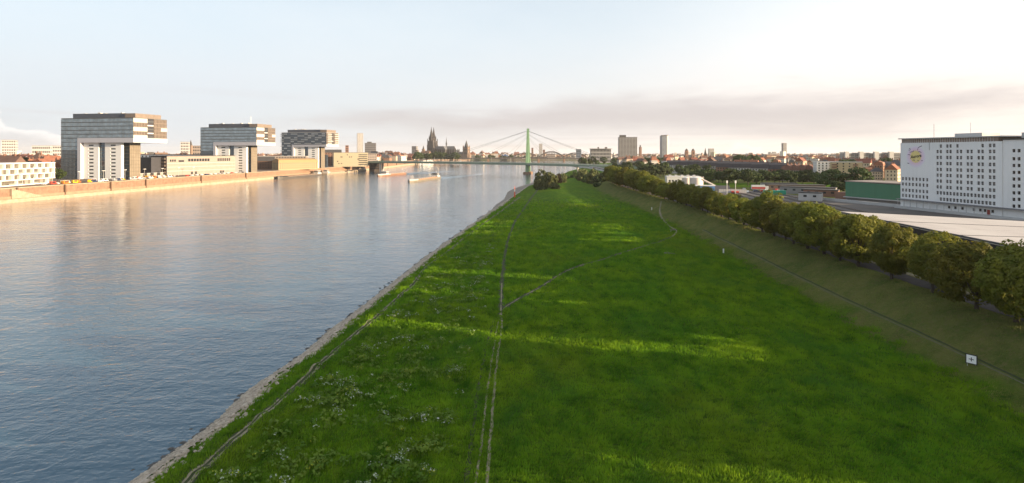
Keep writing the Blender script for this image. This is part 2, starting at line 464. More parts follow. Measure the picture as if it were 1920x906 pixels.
# ---- ribbons laid on the meadow
def smooth_path(P, step):
    out = []
    for i in range(len(P) - 1):
        p0, p1, p2, p3 = P[max(i - 1, 0)], P[i], P[i + 1], P[min(i + 2, len(P) - 1)]
        k = max(2, int(math.dist(p1, p2) / step))
        for j in range(k):
            t = j / k
            out.append(tuple(0.5 * ((2 * p1[a]) + (-p0[a] + p2[a]) * t + (2 * p0[a] - 5 * p1[a] + 4 * p2[a] - p3[a]) * t * t + (-p0[a] + 3 * p1[a] - 3 * p2[a] + p3[a]) * t ** 3) for a in (0, 1)))
    return out + [tuple(P[-1])]
def ribbon(name, P, width, m, dz=0.05, jit=0.25, seed=0.0, step=1.0, nw=2, skip=0.0):
    pts = smooth_path(P, step); mb = MB(); rows = []
    for i, (x, y) in enumerate(pts):
        a, b = pts[max(i - 1, 0)], pts[min(i + 1, len(pts) - 1)]
        d = Vector((b[0] - a[0], b[1] - a[1])).normalized(); nx, ny = d.y, -d.x
        wd = width * (1 + jit * nz(i * step / 3.0, seed)) * (1 if skip <= 0 else 0.06 + 0.94 * sstep(-skip - .22, -skip + .22, nz(i * step / 4.0, seed + 20))); off = width * 0.35 * nz(i * step / 5.0, seed + 7) + width * 0.3 * jit * nz(i * step / 1.2, seed + 11)
        rows.append([(x + nx * (off + wd * (k / nw - 0.5)), y + ny * (off + wd * (k / nw - 0.5))) for k in range(nw + 1)])
    for i, r in enumerate(rows):
        if i:
            q = rows[i - 1]
            for k in range(nw):
                mb.face([(p[0], p[1], drop(*p) + dz) for p in (q[k], q[k + 1], r[k + 1], r[k])])
    return mb.build(name, m, kind='structure')
stone = mat('bank_stone', (0.50, 0.43, 0.35), 0.9, col2=(0.30, 0.25, 0.19), vscale=1.4, bump=0.25, bscale=1.8)
dirt = mat('trodden_earth', (0.26, 0.225, 0.155), 0.95, col2=(0.10, 0.10, 0.05), vscale=0.9)
shaded_dirt = mat('shaded_worn_grass', (0.022, 0.036, 0.008), 0.95, col2=(0.040, 0.048, 0.014), vscale=1.5)  # worn grass with the shade of the ruts put into its colour
asph = mat('promenade_asphalt', (0.030, 0.027, 0.029), 0.9, col2=(0.045, 0.040, 0.040), vscale=0.8)
sh = [(shore(y) + 1.7, y) for y in np.arange(34, 700, 2.0)]
ribbon('stone_bank', sh, 3.5, stone, 0.10, 0.22, 1.0, 0.6, 6)
sh2 = [(shore(y) + 4.2, y) for y in np.arange(34, 420, 2.0)]
ribbon('stone_bank_upper_edge', sh2, 0.9, mat('broken_stone', (0.33, 0.27, 0.20), 0.95, col2=(0.16, 0.15, 0.08), vscale=1.3), 0.07, 0.9, 5.0, 0.5, 2, 0.12)
tr = [G(x, y, 2.8) for x, y in ((330, 930), (355, 906), (458, 812), (535, 747), (627, 661), (711, 594), (740, 566), (777, 532), (800, 500), (840, 473), (878, 442), (947, 391), (975, 370))]
ribbon('shore_trail', [(x - .38, y) for x, y in tr], 0.34, dirt, 0.06, 0.6, 2.0, 0.6, 2, 0.30)
ribbon('shore_trail_second_rut', [(x + .38, y) for x, y in tr], 0.38, dirt, 0.06, 0.6, 2.5, 0.6, 2, 0.30)
ribbon('shore_trail_worn_shaded_edge', tr, 1.7, shaded_dirt, 0.035, 0.4, 2.7, 0.9, 2)
tw = [G(x, y, 3.0) for x, y in ((885, 960), (892, 906), (903, 830), (913, 740), (926, 650), (934, 605), (939, 585))]
ribbon('twin_track_west_rut', tw, 0.26, dirt, 0.05, 0.5, 3.0, 0.5, 2, 0.35)
te = [G(x, y, 3.0) for x, y in ((909, 960), (913, 906), (919, 830), (926, 740), (935, 650), (941, 610), (939, 585))]
ribbon('twin_track_east_rut', te, 0.34, dirt, 0.05, 0.5, 4.0, 0.5, 2, 0.5)
t3 = [G(x, y, 3.0) for x, y in ((870, 960), (880, 860), (897, 730), (912, 650), (925, 605), (938, 584))]
ribbon('faint_third_rut', t3, 0.5, shaded_dirt, 0.04, 0.5, 6.0, 0.6, 2, 0.25)
tn = [G(x, y, 3.0) for x, y in ((939, 585), (940, 540), (944, 500), (950, 460), (964, 420), (982, 392), (1000, 366), (1012, 352))]
ribbon('north_trail', tn, 1.2, shaded_dirt, 0.05, 0.4, 8.0, 1.0, 2)
ribbon('north_trail_bare_start', [G(x, y, 3.0) for x, y in ((939, 585), (940, 560), (941, 530))], 0.3, dirt, 0.09, 0.5, 8.0, 0.5, 2, 0.1)
td = [G(x, y, 3.0) for x, y in ((939, 585), (958, 571), (1000, 545), (1060, 510), (1120, 490), (1170, 474), (1230, 456), (1258, 445))]
ribbon('diagonal_trail', td, 1.3, shaded_dirt, 0.05, 0.4, 9.0, 0.9, 2)
ribbon('diagonal_trail_bare', td[:7], 0.32, dirt, 0.09, 0.6, 10.0, 0.6, 2, 0.05)
tu = [G(x, y, z) for x, y, z in ((1258, 445, 3.2), (1268, 430, 4), (1255, 418, 4.5), (1243, 405, 5), (1237, 392, 6), (1240, 380, 7.5))]
ribbon('ramp_trail', tu, 0.8, dirt, 0.06, 0.4, 11.0, 0.8, 2)
tp = [(toe(y) + 5.2, y) for y in np.arange(30, 240, 4.0)]
ribbon('embankment_footpath', tp, 0.15, mat('pale_footpath', (0.135, 0.13, 0.085), 0.95, col2=(0.085, 0.085, 0.045), vscale=0.8), 0.06, 0.3, 12.0, 1.0, 2)
ribbon('embankment_footpath_shoulder', [(x + 0.42, y) for x, y in tp], 0.28, shaded_dirt, 0.05, 0.3, 12.0, 1.0, 2)
ribbon('promenade', [(toe(y) + 19.3, y) for y in np.arange(-20, 640, 5.0)], 4.6, asph, 0.06, 0.0, 13.0, 2.0, 4)
ribbon('promenade_verge', [(toe(y) + 22.6, y) for y in np.arange(-20, 640, 5.0)], 1.4, dirt, 0.05, 0.15, 14.0, 2.0, 2)
# ================================================================ VEGETATION
RNG = np.random.default_rng(11)
def unit(a): return a / np.maximum(np.linalg.norm(a, axis=1, keepdims=True), 1e-9)
def leaf_cloud(rng, cen, nrm_out, csize, nleaf, leaf, flat=0.85):
    "leaf-sized quads spread through clumps; returns vertices and quads"
    n = len(cen)
    d = unit(rng.normal(size=(n, nleaf, 3)).reshape(-1, 3))
    d = unit(d + 0.55 * np.repeat(nrm_out, nleaf, 0))
    cs = np.repeat(csize, nleaf)
    p = np.repeat(cen, nleaf, 0) + d * (cs * rng.uniform(0.45, 1.0, n * nleaf) ** 0.4)[:, None] * np.array([1, 1, flat])
    nm = unit(d + 0.2 * np.array([0, 0, 1]) + 0.38 * rng.normal(size=d.shape))
    a = unit(np.cross(nm, rng.normal(size=d.shape)))
    b = np.cross(nm, a)
    s = (leaf * rng.uniform(0.6, 1.35, len(p)))[:, None]
    V = np.stack([p - a * s - b * s * 0.6, p + a * s - b * s * 0.6, p + a * s + b * s * 0.6, p - a * s + b * s * 0.6], 1).reshape(-1, 3)
    return V, np.arange(len(V)).reshape(-1, 4)
def crown_mesh(name, seed, rx, rz, zc, ncl, nleaf, leaf, clump, m, lobes=9, squash=0.75):
    rng = np.random.default_rng(seed)
    d = unit(rng.normal(size=(ncl, 3)))
    L = unit(rng.normal(size=(lobes, 3)) * np.array([1, 1, 0.8])); amp = rng.uniform(0.08, 0.32, lobes)
    k = np.maximum(0, d @ L.T) ** 5 @ amp
    r = (0.74 + k) * rng.uniform(0.55, 1.0, ncl) ** 0.45
    z = d[:, 2].copy(); low = z < 0
    r[low] *= 1 - (1 - squash) * (-z[low])
    cen = np.stack([d[:, 0] * rx * r, d[:, 1] * rx * r, zc + d[:, 2] * rz * r], 1)
    V, Q = leaf_cloud(rng, cen, d, clump * rng.uniform(0.6, 1.25, ncl), nleaf, leaf)
    return np_mesh(name, V, Q, m)
def trunk_mesh(name, seed, h, r, m, spread=2.4, top=None, n=7):
    rg = random.Random(seed); mb = MB(); top = top or h * 1.9
    mb.tube([(0, 0, -0.6), (0.04, 0, h * 0.4), (rg.uniform(-.2, .2), rg.uniform(-.2, .2), h), (rg.uniform(-.5, .5), rg.uniform(-.5, .5), top)], [r * 1.35, r, r * 0.8, r * 0.2], n)
    for k in range(6):
        a = k * 1.05 + rg.uniform(-.3, .3); z0 = h * rg.uniform(0.75, 1.05)
        mb.tube([(0, 0, z0), (spread * .5 * math.cos(a), spread * .5 * math.sin(a), z0 + (top - h) * .35), (spread * math.cos(a), spread * math.sin(a), z0 + (top - h) * rg.uniform(.6, .9))], [r * .55, r * .4, r * .12], 5)
    return mb.mesh(name, m)
BARK = mat('bark', (0.075, 0.058, 0.045), 0.95, var=0.4, vscale=2)
LEAF = mat('leaves_plane_tree', (0.205, 0.196, 0.024), 0.7, col2=(0.090, 0.114, 0.018), vscale=0.4, perobj=0.26, trans=0.42, spec=0.2)
LEAFD = mat('leaves_dark', (0.052, 0.075, 0.022), 0.75, col2=(0.036, 0.056, 0.02), vscale=0.3, perobj=0.25, trans=0.15, spec=0.2)
LEAFW = mat('leaves_willow', (0.105, 0.115, 0.04), 0.75, col2=(0.07, 0.085, 0.03), vscale=0.4, perobj=0.2, trans=0.2, spec=0.2)
LEAFR = mat('leaves_reddish', (0.13, 0.085, 0.04), 0.75, col2=(0.09, 0.06, 0.03), vscale=0.4, trans=0.2, spec=0.2)
# near promenade trees: six crowns, 13 to 14 m tall
PROT = []
for k in range(6):
    rg = random.Random(40 + k)
    cr = crown_mesh('crown', 100 + k, rg.uniform(4.4, 5.2), rg.uniform(5.0, 5.9), 7.25, 170, 74, 0.20, 1.45, LEAF, 14, 1.0)
    tk = trunk_mesh('trunk', 200 + k, 2.2, 0.34, BARK, 2.6, 9)
    PROT.append((cr, tk))
def plant_tree(name, cr, tk, loc, rz, sc, label, cat='tree', group=None, part='crown'):
    t = thing(name, label, cat, loc, rz, group); t.scale = sc
    if tk: put('trunk', tk, t)
    put(part, cr, t)
    return t
rg = random.Random(5)
# (photo column of the trunk, height factor) for the near end; then evenly on
row = []
y = 93.0
GAPS = []
def row_x(y): return toe(y) + 15.6
near = [(1902, 0.94), (1832, 0.93), (1746, 0.91), (1672, 0.90), (1606, 1.0)]
for px, s in near:
    yy = 90.0
    for _ in range(60): yy = row_x(yy) * F / (px - 960.0)
    row.append((yy, s, 1.0))
row += [(147, 0.82, .95), (156, 1.0, 1.1), (165, 1.06, 1.15), (174, 0.95, 1.0), (182, 0.86, 1.0)]
y = 190.0
while y < 545:
    hs = 0.78 + 0.30 * sstep(330, 430, y) + 0.12 * sstep(215, 195, y); row.append((y, hs * rg.uniform(0.88, 1.14), rg.uniform(0.95, 1.15))); y += rg.uniform(8.2, 10.2)
seen = 0
for k, (yy, s, wd) in enumerate(row):
    cr, tk = PROT[k % 6]
    xx = row_x(yy) + rg.uniform(-.5, .5)
    plant_tree('promenade_tree', cr, tk, (xx, yy, drop(xx, yy) - 0.05), rg.uniform(0, 6.28), (s * wd, s * wd, s),
               f'round-crowned tree lining the promenade, {ordinal(k)} in the front row from the right', group='trees lining the embankment promenade')
# trees of the same row nearer than the frame: only their shade is in the photo
for yy, s in ((88.6, 0.95), (72.3, 1.05), (65.0, 1.05), (57.5, 1.05), (48.0, 1.05), (32.0, 1.05), (25, 1.1), (24, 1.1), (15, 1.05), (6, 1.1), (-3, 1.1), (-12, 1.1)):
    cr, tk = PROT[int(yy) % 6]; xx = row_x(yy)
    plant_tree('promenade_tree', cr, tk, (xx, yy, drop(xx, yy) - 0.05), rg.uniform(0, 6.28), (s, s, s), 'leafy promenade tree standing just outside the right edge of the photo', group='promenade trees beyond the frame')
HC = crown_mesh('crown', 190, 5.0, 4.6, 12.5, 150, 60, 0.22, 1.4, LEAF, 10, 1.0); HT = trunk_mesh('trunk', 191, 8.0, .36, BARK, 2.4, 14)  # unseen high-crowned trees added to block sun leaking onto the meadow
for xx, yy, zs_ in ((92, 45, 1), (93, 34, 1), (91, 60, 1), (92, 89, 1), (80.6, 40, .66)):
    plant_tree('added_shade_tree', HC, HT, (xx, yy, drop(xx, yy) - .05), yy, (1.1, 1.1, zs_), 'added high-crowned tree outside the right edge, blocking sun to the meadow', group='added high-crowned shade trees beyond the frame')
# second row on the far side of the promenade
for k, yy in enumerate((118, 139, 152, 176, 216, 233, 262, 300, 336, 372, 410, 446, 480)):
    cr, tk = PROT[(k * 5 + 2) % 6]; s = rg.uniform(0.62, 0.8); xx = toe(yy) + 25.5
    plant_tree('promenade_tree', cr, tk, (xx, yy, drop(xx, yy) - 0.05), rg.uniform(0, 6.28), (s, s, s),
               f'tree half hidden behind the promenade row, {ordinal(k)} from the right in the rear', group='rear line of promenade trees')
# ---- lower-detail crowns for the middle distance
MID = []
for k in range(6):
    rg2 = random.Random(70 + k)
    MID.append((crown_mesh('crown', 300 + k, rg2.uniform(4.6, 6.0), rg2.uniform(4.2, 5.4), 7.0, 46, 26, 0.5, 1.7, LEAFD, 8, 0.85), trunk_mesh('trunk', 320 + k, 2.8, 0.35, BARK, 2.2, 7, 5)))
BUSH = [crown_mesh('foliage', 350 + k, 4.0, 2.8, 2.0, 60, 30, 0.34, 1.2, LEAFW, 9, 0.9) for k in range(3)]
BUSHR = crown_mesh('foliage', 360, 3.6, 2.8, 2.2, 50, 30, 0.32, 1.1, LEAFR, 8, 0.9)
BUSHL = crown_mesh('foliage', 361, 3.2, 1.8, 1.2, 46, 28, 0.3, 1.0, LEAFD, 8, 0.9)
def bush(px, py, Y0, w, h, me, label, group, z=None):
    x = AX(px, Y0); zz = drop(x, Y0)
    t = thing('bush', label, 'bush', (x, Y0, zz - 0.4), random.uniform(0, 6), group)
    bx = me.bound_box if hasattr(me, 'bound_box') else None
    t.scale = (w / 8.0, w / 8.0, h / 5.4); put('foliage', me, t)
    put('stem', BSTEM, t)
BSTEM = MB().tube([(0, 0, -0.5), (0.1, 0, 1.0), (0.3, 0.2, 2.4)], [0.25, 0.18, 0.05], 6).tube([(0, 0, 0.3), (-0.6, 0.3, 2.2)], [0.16, 0.04], 5).mesh('stem', BARK)
gB = 'bushes at the far end of the meadow'
for px, Y0, w, h, me_, lb_ in (
    (1020, 560, 17, 16, BUSH[0], 'tall round willow bush at the far water edge of the meadow'),
    (1033, 575, 14, 14.5, BUSH[1], 'willow bush rising behind the tall round one at the water edge'),
    (1010, 545, 11, 9, BUSH[2], 'low willow bush closest to the water left of the tall one'),
    (1014, 528, 12, 5, BUSHL, 'low dark bush in front of the tall willow bush'),
    (1040, 540, 9, 6, BUSH[0], 'small willow bush at the right foot of the tall one'),
    (1046, 640, 10, 11, BUSHR, 'reddish bush right behind the willow bushes'),
    (1054, 655, 12, 11, BUSH[2], 'green bush right of the reddish bush'),
    (1063, 760, 7, 8, BUSHL, 'small dark bush between the willows and the bridge'),
    (1072, 780, 7, 8, BUSHL, 'lone small dark bush in the middle of the far meadow'),
    (1090, 700, 16, 14, BUSH[1], 'large bush at the left end of the right hand thicket'),
    (1102, 660, 16, 15, BUSHL, 'large dark bush second in the right hand thicket'),
    (1114, 625, 17, 14, BUSH[0], 'broad bush in the middle of the right hand thicket'),
    (1125, 600, 15, 12, BUSHL, 'dark bush right of the middle of the right hand thicket'),
    (1136, 575, 14, 11, BUSH[2], 'yellowish bush at the right end of the thicket'),
    (1094, 760, 15, 13, BUSH[2], 'far bush behind the right hand thicket'),
    (1122, 560, 12, 6, BUSHL, 'low dark bush at the front foot of the thicket'),
    (1145, 560, 9, 7, BUSHR, 'reddish low bush beside the first promenade trees'),
): bush(px, 0, Y0, w, h, me_, lb_, gB)
# ---- middle-distance trees of the right bank: (column, distance, height, label group)
def mid_tree(px, Y0, h, label, group, z=8.0, wide=1.0):
    cr, tk = MID[random.randrange(6)]; s = h / 12.0
    plant_tree('tree', cr, tk, (AX(px, Y0), Y0, z), random.uniform(0, 6.28), (s * wide, s * wide, s), label, group=group)
for k in range(34):
    px = 1150 + k * 5.6 + random.uniform(-4, 4); mid_tree(px, random.uniform(640, 900), random.uniform(12, 17), 'dark tree in the grove right of the bridge ramp', 'grove by the bridge ramp')
for k in range(26):
    px = 1300 + k * 9.3 + random.uniform(-4, 4); mid_tree(px, random.uniform(500, 570), random.uniform(10, 14), 'dark tree in the belt before the long apartment row', 'tree belt before the apartment row')
for k, (px, Y0, h, wd) in enumerate(((1560, 460, 16, 1.2), (1580, 450, 13, 1.0), (1545, 455, 11, 1.0), (1598, 445, 12, 1.0), (1612, 440, 17, 1.3), (1570, 400, 9, 1.2), (1590, 395, 8, 1.0))):
    mid_tree(px, Y0, h, f'dark tree by the green hall, {ordinal(k)} of its clump counted from the back', 'clump by the green hall', wide=wd)
for k, (px, Y0) in enumerate(((1385, 900), (1392, 890), (1400, 880), (1408, 895), (1415, 900), (1397, 910))):
    mid_tree(px, Y0, 24 + random.uniform(-2, 2), 'tall tree of the round group rising above the apartment row roofs', 'tall round tree group', wide=0.9)
for k, (px, Y0) in enumerate(((1585, 720), (1593, 730), (1665, 800), (1655, 810))):
    mid_tree(px, Y0, 21, 'tree rising behind the beige tower block' if k < 2 else 'tree rising left of the white mill over red roofs', 'trees among the right hand roofs')
for k in range(30):
    mid_tree(random.uniform(1090, 1250), random.uniform(1000, 1500), random.uniform(14, 20), 'tree on the far right bank between bridge ramp and slab tower', 'far right bank trees')
for k, (px, Y0, h) in enumerate(((1640, 235, 5), (1655, 232, 5.5), (1667, 236, 4.5), (1585, 258, 4), (1735, 232, 3.5), (1750, 228, 3))):
    x = AX(px, Y0); t = thing('bush', f'green bush on the grey yard below the green hall, {ordinal(k)} from the left' if k < 4 else f'small green bush at the foot of the white mill, {ordinal(k - 4)} of two', 'bush', (x, Y0, 7.8), k, 'yard bushes')
    t.scale = (1.0, 1.0, h / 5.4); put('foliage', BUSHL, t); put('stem', BSTEM, t)
# left bank trees
for k in range(22):
    px = 779 + k * 3.8 + random.uniform(-2, 2); mid_tree(px, random.uniform(1850, 2050), random.uniform(20, 30), 'tree on the river promenade below the cathedral', 'trees below the cathedral', 10.5)
for k in range(16):
    mid_tree(random.uniform(262, 380), random.uniform(780, 900), random.uniform(16, 21), 'tree behind the long white row between the first two crane-shaped towers', 'trees behind the white row', 10.5)
for k, (px, Y0, h) in enumerate(((42, 640, 20), (20, 560, 15), (50, 575, 13), (108, 520, 12), (10, 700, 18), (70, 760, 17), (88, 690, 15), (30, 520, 12))):
    mid_tree(px, Y0, h, f'tree among the red roofs at the left edge, {ordinal(k)} of eight', 'trees among the left hand roofs', 10.5)
for k in range(14):
    mid_tree(random.uniform(870, 1000), random.uniform(2380, 2550), random.uniform(14, 20), 'tree on the old town bank behind the bridge pylon', 'old town bank trees', 10.0)
# ---- grass and herbs (nobody could count them)
def blades(name, n, xr, yr, hmin, hmax, wid, m, mask, seed, per=3):
    rng = np.random.default_rng(seed)
    # denser towards the camera
    u = rng.random(n); yy = yr[0] * (yr[1] / yr[0]) ** u
    xx = rng.uniform(xr[0], xr[1], n)
    keep = np.array([mask(a, b) for a, b in zip(xx, yy)]); xx, yy = xx[keep], yy[keep]
    zz = np.array([drop(a, b) for a, b in zip(xx, yy)])
    V = []
    k = len(xx)
    grow = (yy / 60.0) ** 0.5
    tuft = np.array([0.62 + 0.75 * max(0.0, 0.45 + nz(a / 2.3, b / 1.7, 31)) + 0.5 * max(0.0, nz(a / 9.0, b / 6.0, 33)) for a, b in zip(xx, yy)])
    lean = np.array([[nz(a / 6, b / 6, 1) + 0.25, nz(a / 6, b / 6, 9)] for a, b in zip(xx, yy)])
    for j in range(per):
        h = rng.uniform(hmin, hmax, k) * grow * tuft; w_ = wid * grow * rng.uniform(.6, 1.3, k); a = rng.uniform(0, np.pi, k)
        ox = rng.uniform(-.25, .25, k) * grow; oy = rng.uniform(-.25, .25, k) * grow
        dx, dy = np.cos(a) * w_, np.sin(a) * w_
        lx, ly = (lean[:, 0] * 0.7 + rng.uniform(-.35, .35, k)) * h, (lean[:, 1] * 0.7 + rng.uniform(-.35, .35, k)) * h
        V.append(np.stack([np.stack([xx + ox - dx, yy + oy - dy, zz - .04], 1), np.stack([xx + ox + dx, yy + oy + dy, zz - .04], 1), np.stack([xx + ox + lx, yy + oy + ly, zz + h], 1)], 1))
    V = np.concatenate(V).reshape(-1, 3)
    return put(name, np_mesh(name, V, np.arange(len(V)).reshape(-1, 3), m), kind='stuff')
BL = grass_material('grass_blades', 1.9, 0.42, 0)
BD = grass_material('dry_grass_blades', 1.45, 0.3, 1)
TRX = [(p[1], p[0]) for p in tw[::-1]] ; TRX.sort()
STX = sorted((p[1], p[0]) for p in tr)
def trackx(y): return interp(TRX, y)
from mathutils.kdtree import KDTree
pp = [(p, hw) for P_, hw in ((tr, .45), (tw, .13), (te, .17), (t3, .12), (tn, .55), (td, .6), (tu, .5)) for p in smooth_path(P_, 0.5)]
KD = KDTree(len(pp))
for i_, (p, hw) in enumerate(pp): KD.insert((p[0], p[1], 0), i_)
KD.balance()
def on_path(x, y):
    c_, i_, d_ = KD.find((x, y, 0)); return d_ < pp[i_][1]
def in_meadow(x, y):
    s = shore(y)
    if random.random() < (y - 120) / 300.0: return False
    if x < s + 4.5 or x > toe(y) + 1 + 3 * nz(x / 3, y / 3): return False
    if on_path(x, y): return False
    return True
BLG = blades('meadow_grass_blades', 230000, (-46, 76), (46, 420), 0.18, 0.44, 0.07, BL, in_meadow, 21)
blades('embankment_grass_blades', 32000, (58, 92), (60, 420), 0.10, 0.24, 0.045, BD, lambda x, y: random.random() > (y - 120) / 300.0 and toe(y) - 1 < x < toe(y) + 16.3 and abs(x - toe(y) - 5.4) > 0.6, 22)
# tall herbs between the shore trail and the twin track
def herb_zone(x, y):
    a, b = interp(STX, y) + 1.5, trackx(y) - 2.5
    if y > 137: b = interp(sorted((p[1], p[0]) for p in tn), y) - 1.5
    if not (a < x < b): return 0.0
    e = min(x - a, b - x) / 3.0
    return min(1, e) * (0.42 + 1.3 * nz(x / 7.0, y / 5.0, 4)) * sstep(420, 300, y)
rng = np.random.default_rng(31)
cen, out, cs = [], [], []
for _ in range(20000):
    u = rng.random(); y = 50 * (420 / 50) ** u; x = rng.uniform(-48, 25)
    if herb_zone(x, y) < rng.uniform(0.12, 0.9): continue
    h = (0.18 + 0.85 * max(0, nz(x / 3.0, y / 2.2, 6) + 0.15)) * (1 + y / 420)
    if on_path(x, y): continue
    cen.append((x, y, drop(x, y) + h * 0.45)); cs.append(0.30 + h * 0.5)
cen = np.array(cen); cs = np.array(cs)
V_, Q_ = leaf_cloud(rng, cen, np.tile([0, 0, 1.0], (len(cen), 1)), cs, 12, 0.155, 0.9)
HERB = mat('herb_leaves', (0.155, 0.235, 0.028), 0.75, col2=(0.050, 0.125, 0.010), vscale=0.30, trans=0.25, spec=0.2)
put('wild_herbs', np_mesh('wild_herbs', V_, Q_, HERB), kind='stuff')
sel = np.array([nz(c[0] / 3.2, c[1] / 2.6, 14) + 0.5 * nz(c[0] / 11, c[1] / 14, 15) > 0.18 and c[1] < 210 for c in cen])
c2 = cen[sel] + np.array([0, 0, 0.28])
V_, Q_ = leaf_cloud(rng, c2, np.tile([0, 0, 1.0], (len(c2), 1)), cs[sel] * 0.95, 5, 0.085, 0.35)
put('white_blossoms', np_mesh('white_blossoms', V_, Q_, mat('white_blossom', (0.52, 0.55, 0.48), 0.8, col2=(0.26, 0.33, 0.20), vscale=2.0, trans=0.2)), kind='stuff')
sel = np.array([nz(c[0] / 2.4, c[1] / 2.0, 24) > 0.34 and c[1] < 260 for c in cen])
c2 = cen[sel] + np.array([0, 0, 0.22])
V_, Q_ = leaf_cloud(rng, c2, np.tile([0, 0, 1.0], (len(c2), 1)), cs[sel] * 0.9, 6, 0.09, 0.4)
put('yellow_blossoms', np_mesh('yellow_blossoms', V_, Q_, mat('yellow_blossom', (0.36, 0.38, 0.02), 0.8, col2=(0.22, 0.30, 0.02), vscale=2.0, trans=0.25)), kind='stuff')
# dark wet rocks along the water line
ROCKM = mat('wet_rock', (0.045, 0.042, 0.040), 0.6, col2=(0.075, 0.07, 0.062), vscale=2.0, bump=0.05)
RK = []
for k in range(4):
    rg = random.Random(k); mb = MB(); n = 7
    rings = [(-0.35, .8), (-0.05, 1.0), (0.28, .72), (0.42, .3)]
    pr = [rg.uniform(.7, 1.25) for _ in range(n)]
    for (z0, r0), (z1, r1) in zip(rings, rings[1:]):
        for j in range(n):
            p = lambda z, r, q: (r * pr[q % n] * math.cos(6.283 * q / n), r * pr[q % n] * math.sin(6.283 * q / n), z + 0.08 * pr[(q * 3) % n])
            mb.face([p(z0, r0, j), p(z0, r0, j + 1), p(z1, r1, j + 1), p(z1, r1, j)])
    mb.face([p(0.42, .3, j) for j in range(n)])
    RK.append(mb.mesh('rock', ROCKM))
rg = random.Random(9)
for k in range(330):
    yy = 58 * (460 / 58) ** rg.random(); d = -abs(rg.gauss(0, 0.8)) + 0.3
    if nz(yy / 6.0, 40) < -0.12: continue
    s = rg.uniform(0.18, 0.60) * (yy / 80) ** 0.35
    o = put('shore_rock', RK[k % 4], loc=(shore(yy) + d, yy, max(-0.12, d * .32 + 0.02))); o.scale = (s, s * rg.uniform(.7, 1.2), s * rg.uniform(.6, 1)); o.rotation_euler = (0, 0, rg.uniform(0, 6))
    tag(o, 'dark wet rock in the shallow water beside the pale stone bank', 'rock', 'rocks along the water line')

# loose pale stones over the bank paving and its ragged upper edge
rng = np.random.default_rng(91); SV, SQ = [], []
base = np.array([(-1, -1, -.3), (1, -1, -.3), (1, 1, -.3), (-1, 1, -.3), (-.7, -.7, .5), (.7, -.7, .5), (.7, .7, .5), (-.7, .7, .5)])
fq_ = np.array([(4, 5, 6, 7), (0, 1, 5, 4), (1, 2, 6, 5), (2, 3, 7, 6), (3, 0, 4, 7)])
for k in range(5200):
    yy = 50 * (420 / 50) ** rng.random(); dd = abs(rng.normal(0, 1.6)) if k % 4 else rng.normal(4.0, 0.9)
    xx = shore(yy) + 0.1 + dd
    if on_path(xx, yy): continue
    s_ = rng.uniform(.06, .24) * (yy / 60) ** .5; a = rng.uniform(0, 6.28); ca, sa = math.cos(a), math.sin(a)
    q = base * np.array([s_ * rng.uniform(.7, 1.4), s_, s_ * .8]) * rng.uniform(.75, 1.25, (8, 1))
    SQ.append(fq_ + len(SV) * 8); SV.append(np.stack([xx + q[:, 0] * ca - q[:, 1] * sa, yy + q[:, 0] * sa + q[:, 1] * ca, drop(xx, yy) + .1 + q[:, 2]], 1))
put('bank_rubble', np_mesh('bank_rubble', np.concatenate(SV), np.concatenate(SQ), mat('rubble_stone', (0.47, 0.40, 0.32), .9, col2=(0.22, 0.19, 0.15), vscale=1.1)), kind='stuff')
# ================================================================ LEFT BANK: QUAY AND CRANE-SHAPED TOWERS
QST = mat('quay_sandstone', (0.28, 0.175, 0.118), 0.9, col2=(0.18, 0.11, 0.075), vscale=0.35, bump=0.08, bscale=0.8, streak=0.35)
QLE = mat('quay_ledge_stone', (0.40, 0.325, 0.24), 0.9, col2=(0.28, 0.22, 0.155), vscale=0.3)
DARK = mat('dark_metal', (0.035, 0.033, 0.035), 0.5, var=0.2)
WHITE = mat('white_render', (0.70, 0.68, 0.66), 0.7, var=0.08, vscale=0.15)
PALE = mat('pale_concrete', (0.50, 0.49, 0.48), 0.8, var=0.12, vscale=0.2)
CREAM = mat('cream_render', (0.30, 0.25, 0.222), 0.85, var=0.12, vscale=0.2)
TAN = mat('tan_panel', (0.21, 0.165, 0.135), 0.6, var=0.2, vscale=0.4)
SLATE = mat('slate_cladding', (0.045, 0.045, 0.055), 0.6, var=0.25, vscale=0.5)
ROOFD = mat('dark_roof', (0.075, 0.07, 0.07), 0.85, var=0.3, vscale=0.4)
GLASS = mat('curtain_glass', (0.40, 0.50, 0.56), 0.10, metal=0.75, var=0.55, vscale=0.22, spec=0.5)
GLASSD = mat('dark_glass', (0.13, 0.17, 0.21), 0.12, metal=0.6, var=0.4, vscale=0.3, spec=0.5)
GLASSW = mat('window_glass', (0.030, 0.034, 0.042), 0.15, spec=0.6, var=0.3, vscale=0.5)
MULL = mat('mullion_metal', (0.10, 0.105, 0.11), 0.5, metal=0.3)
def thick_line(poly, w_, z0, z1):
    "closed footprint of a line of points thickened to the left by w_"
    return MB().prism(poly + [(x - w_, y) for x, y in poly[::-1]], z0, z1)
qw = thing('quay_wall', 'long reddish sandstone quay wall with pale ledge along the left bank', 'wall', (-360, 412, 0))
def rel(o, p): return (p[0] - o.location.x, p[1] - o.location.y)
qp = [rel(qw, (quay(y), y)) for y in (300, 412, 540, 808, 1015, 1170)]
thick_line(qp, 2.6, -2.4, 10.2).build('wall', QST, qw)
MB().prism([(x + 0.25, y) for x, y in qp] + [(x - 3.1, y) for x, y in qp[::-1]], 10.2, 10.75).build('coping', QLE, qw)
MB().prism([(x + 3.4, y) for x, y in qp] + [(x - 1.0, y) for x, y in qp[::-1]], -2.2, 2.6).build('ledge', QLE, qw)
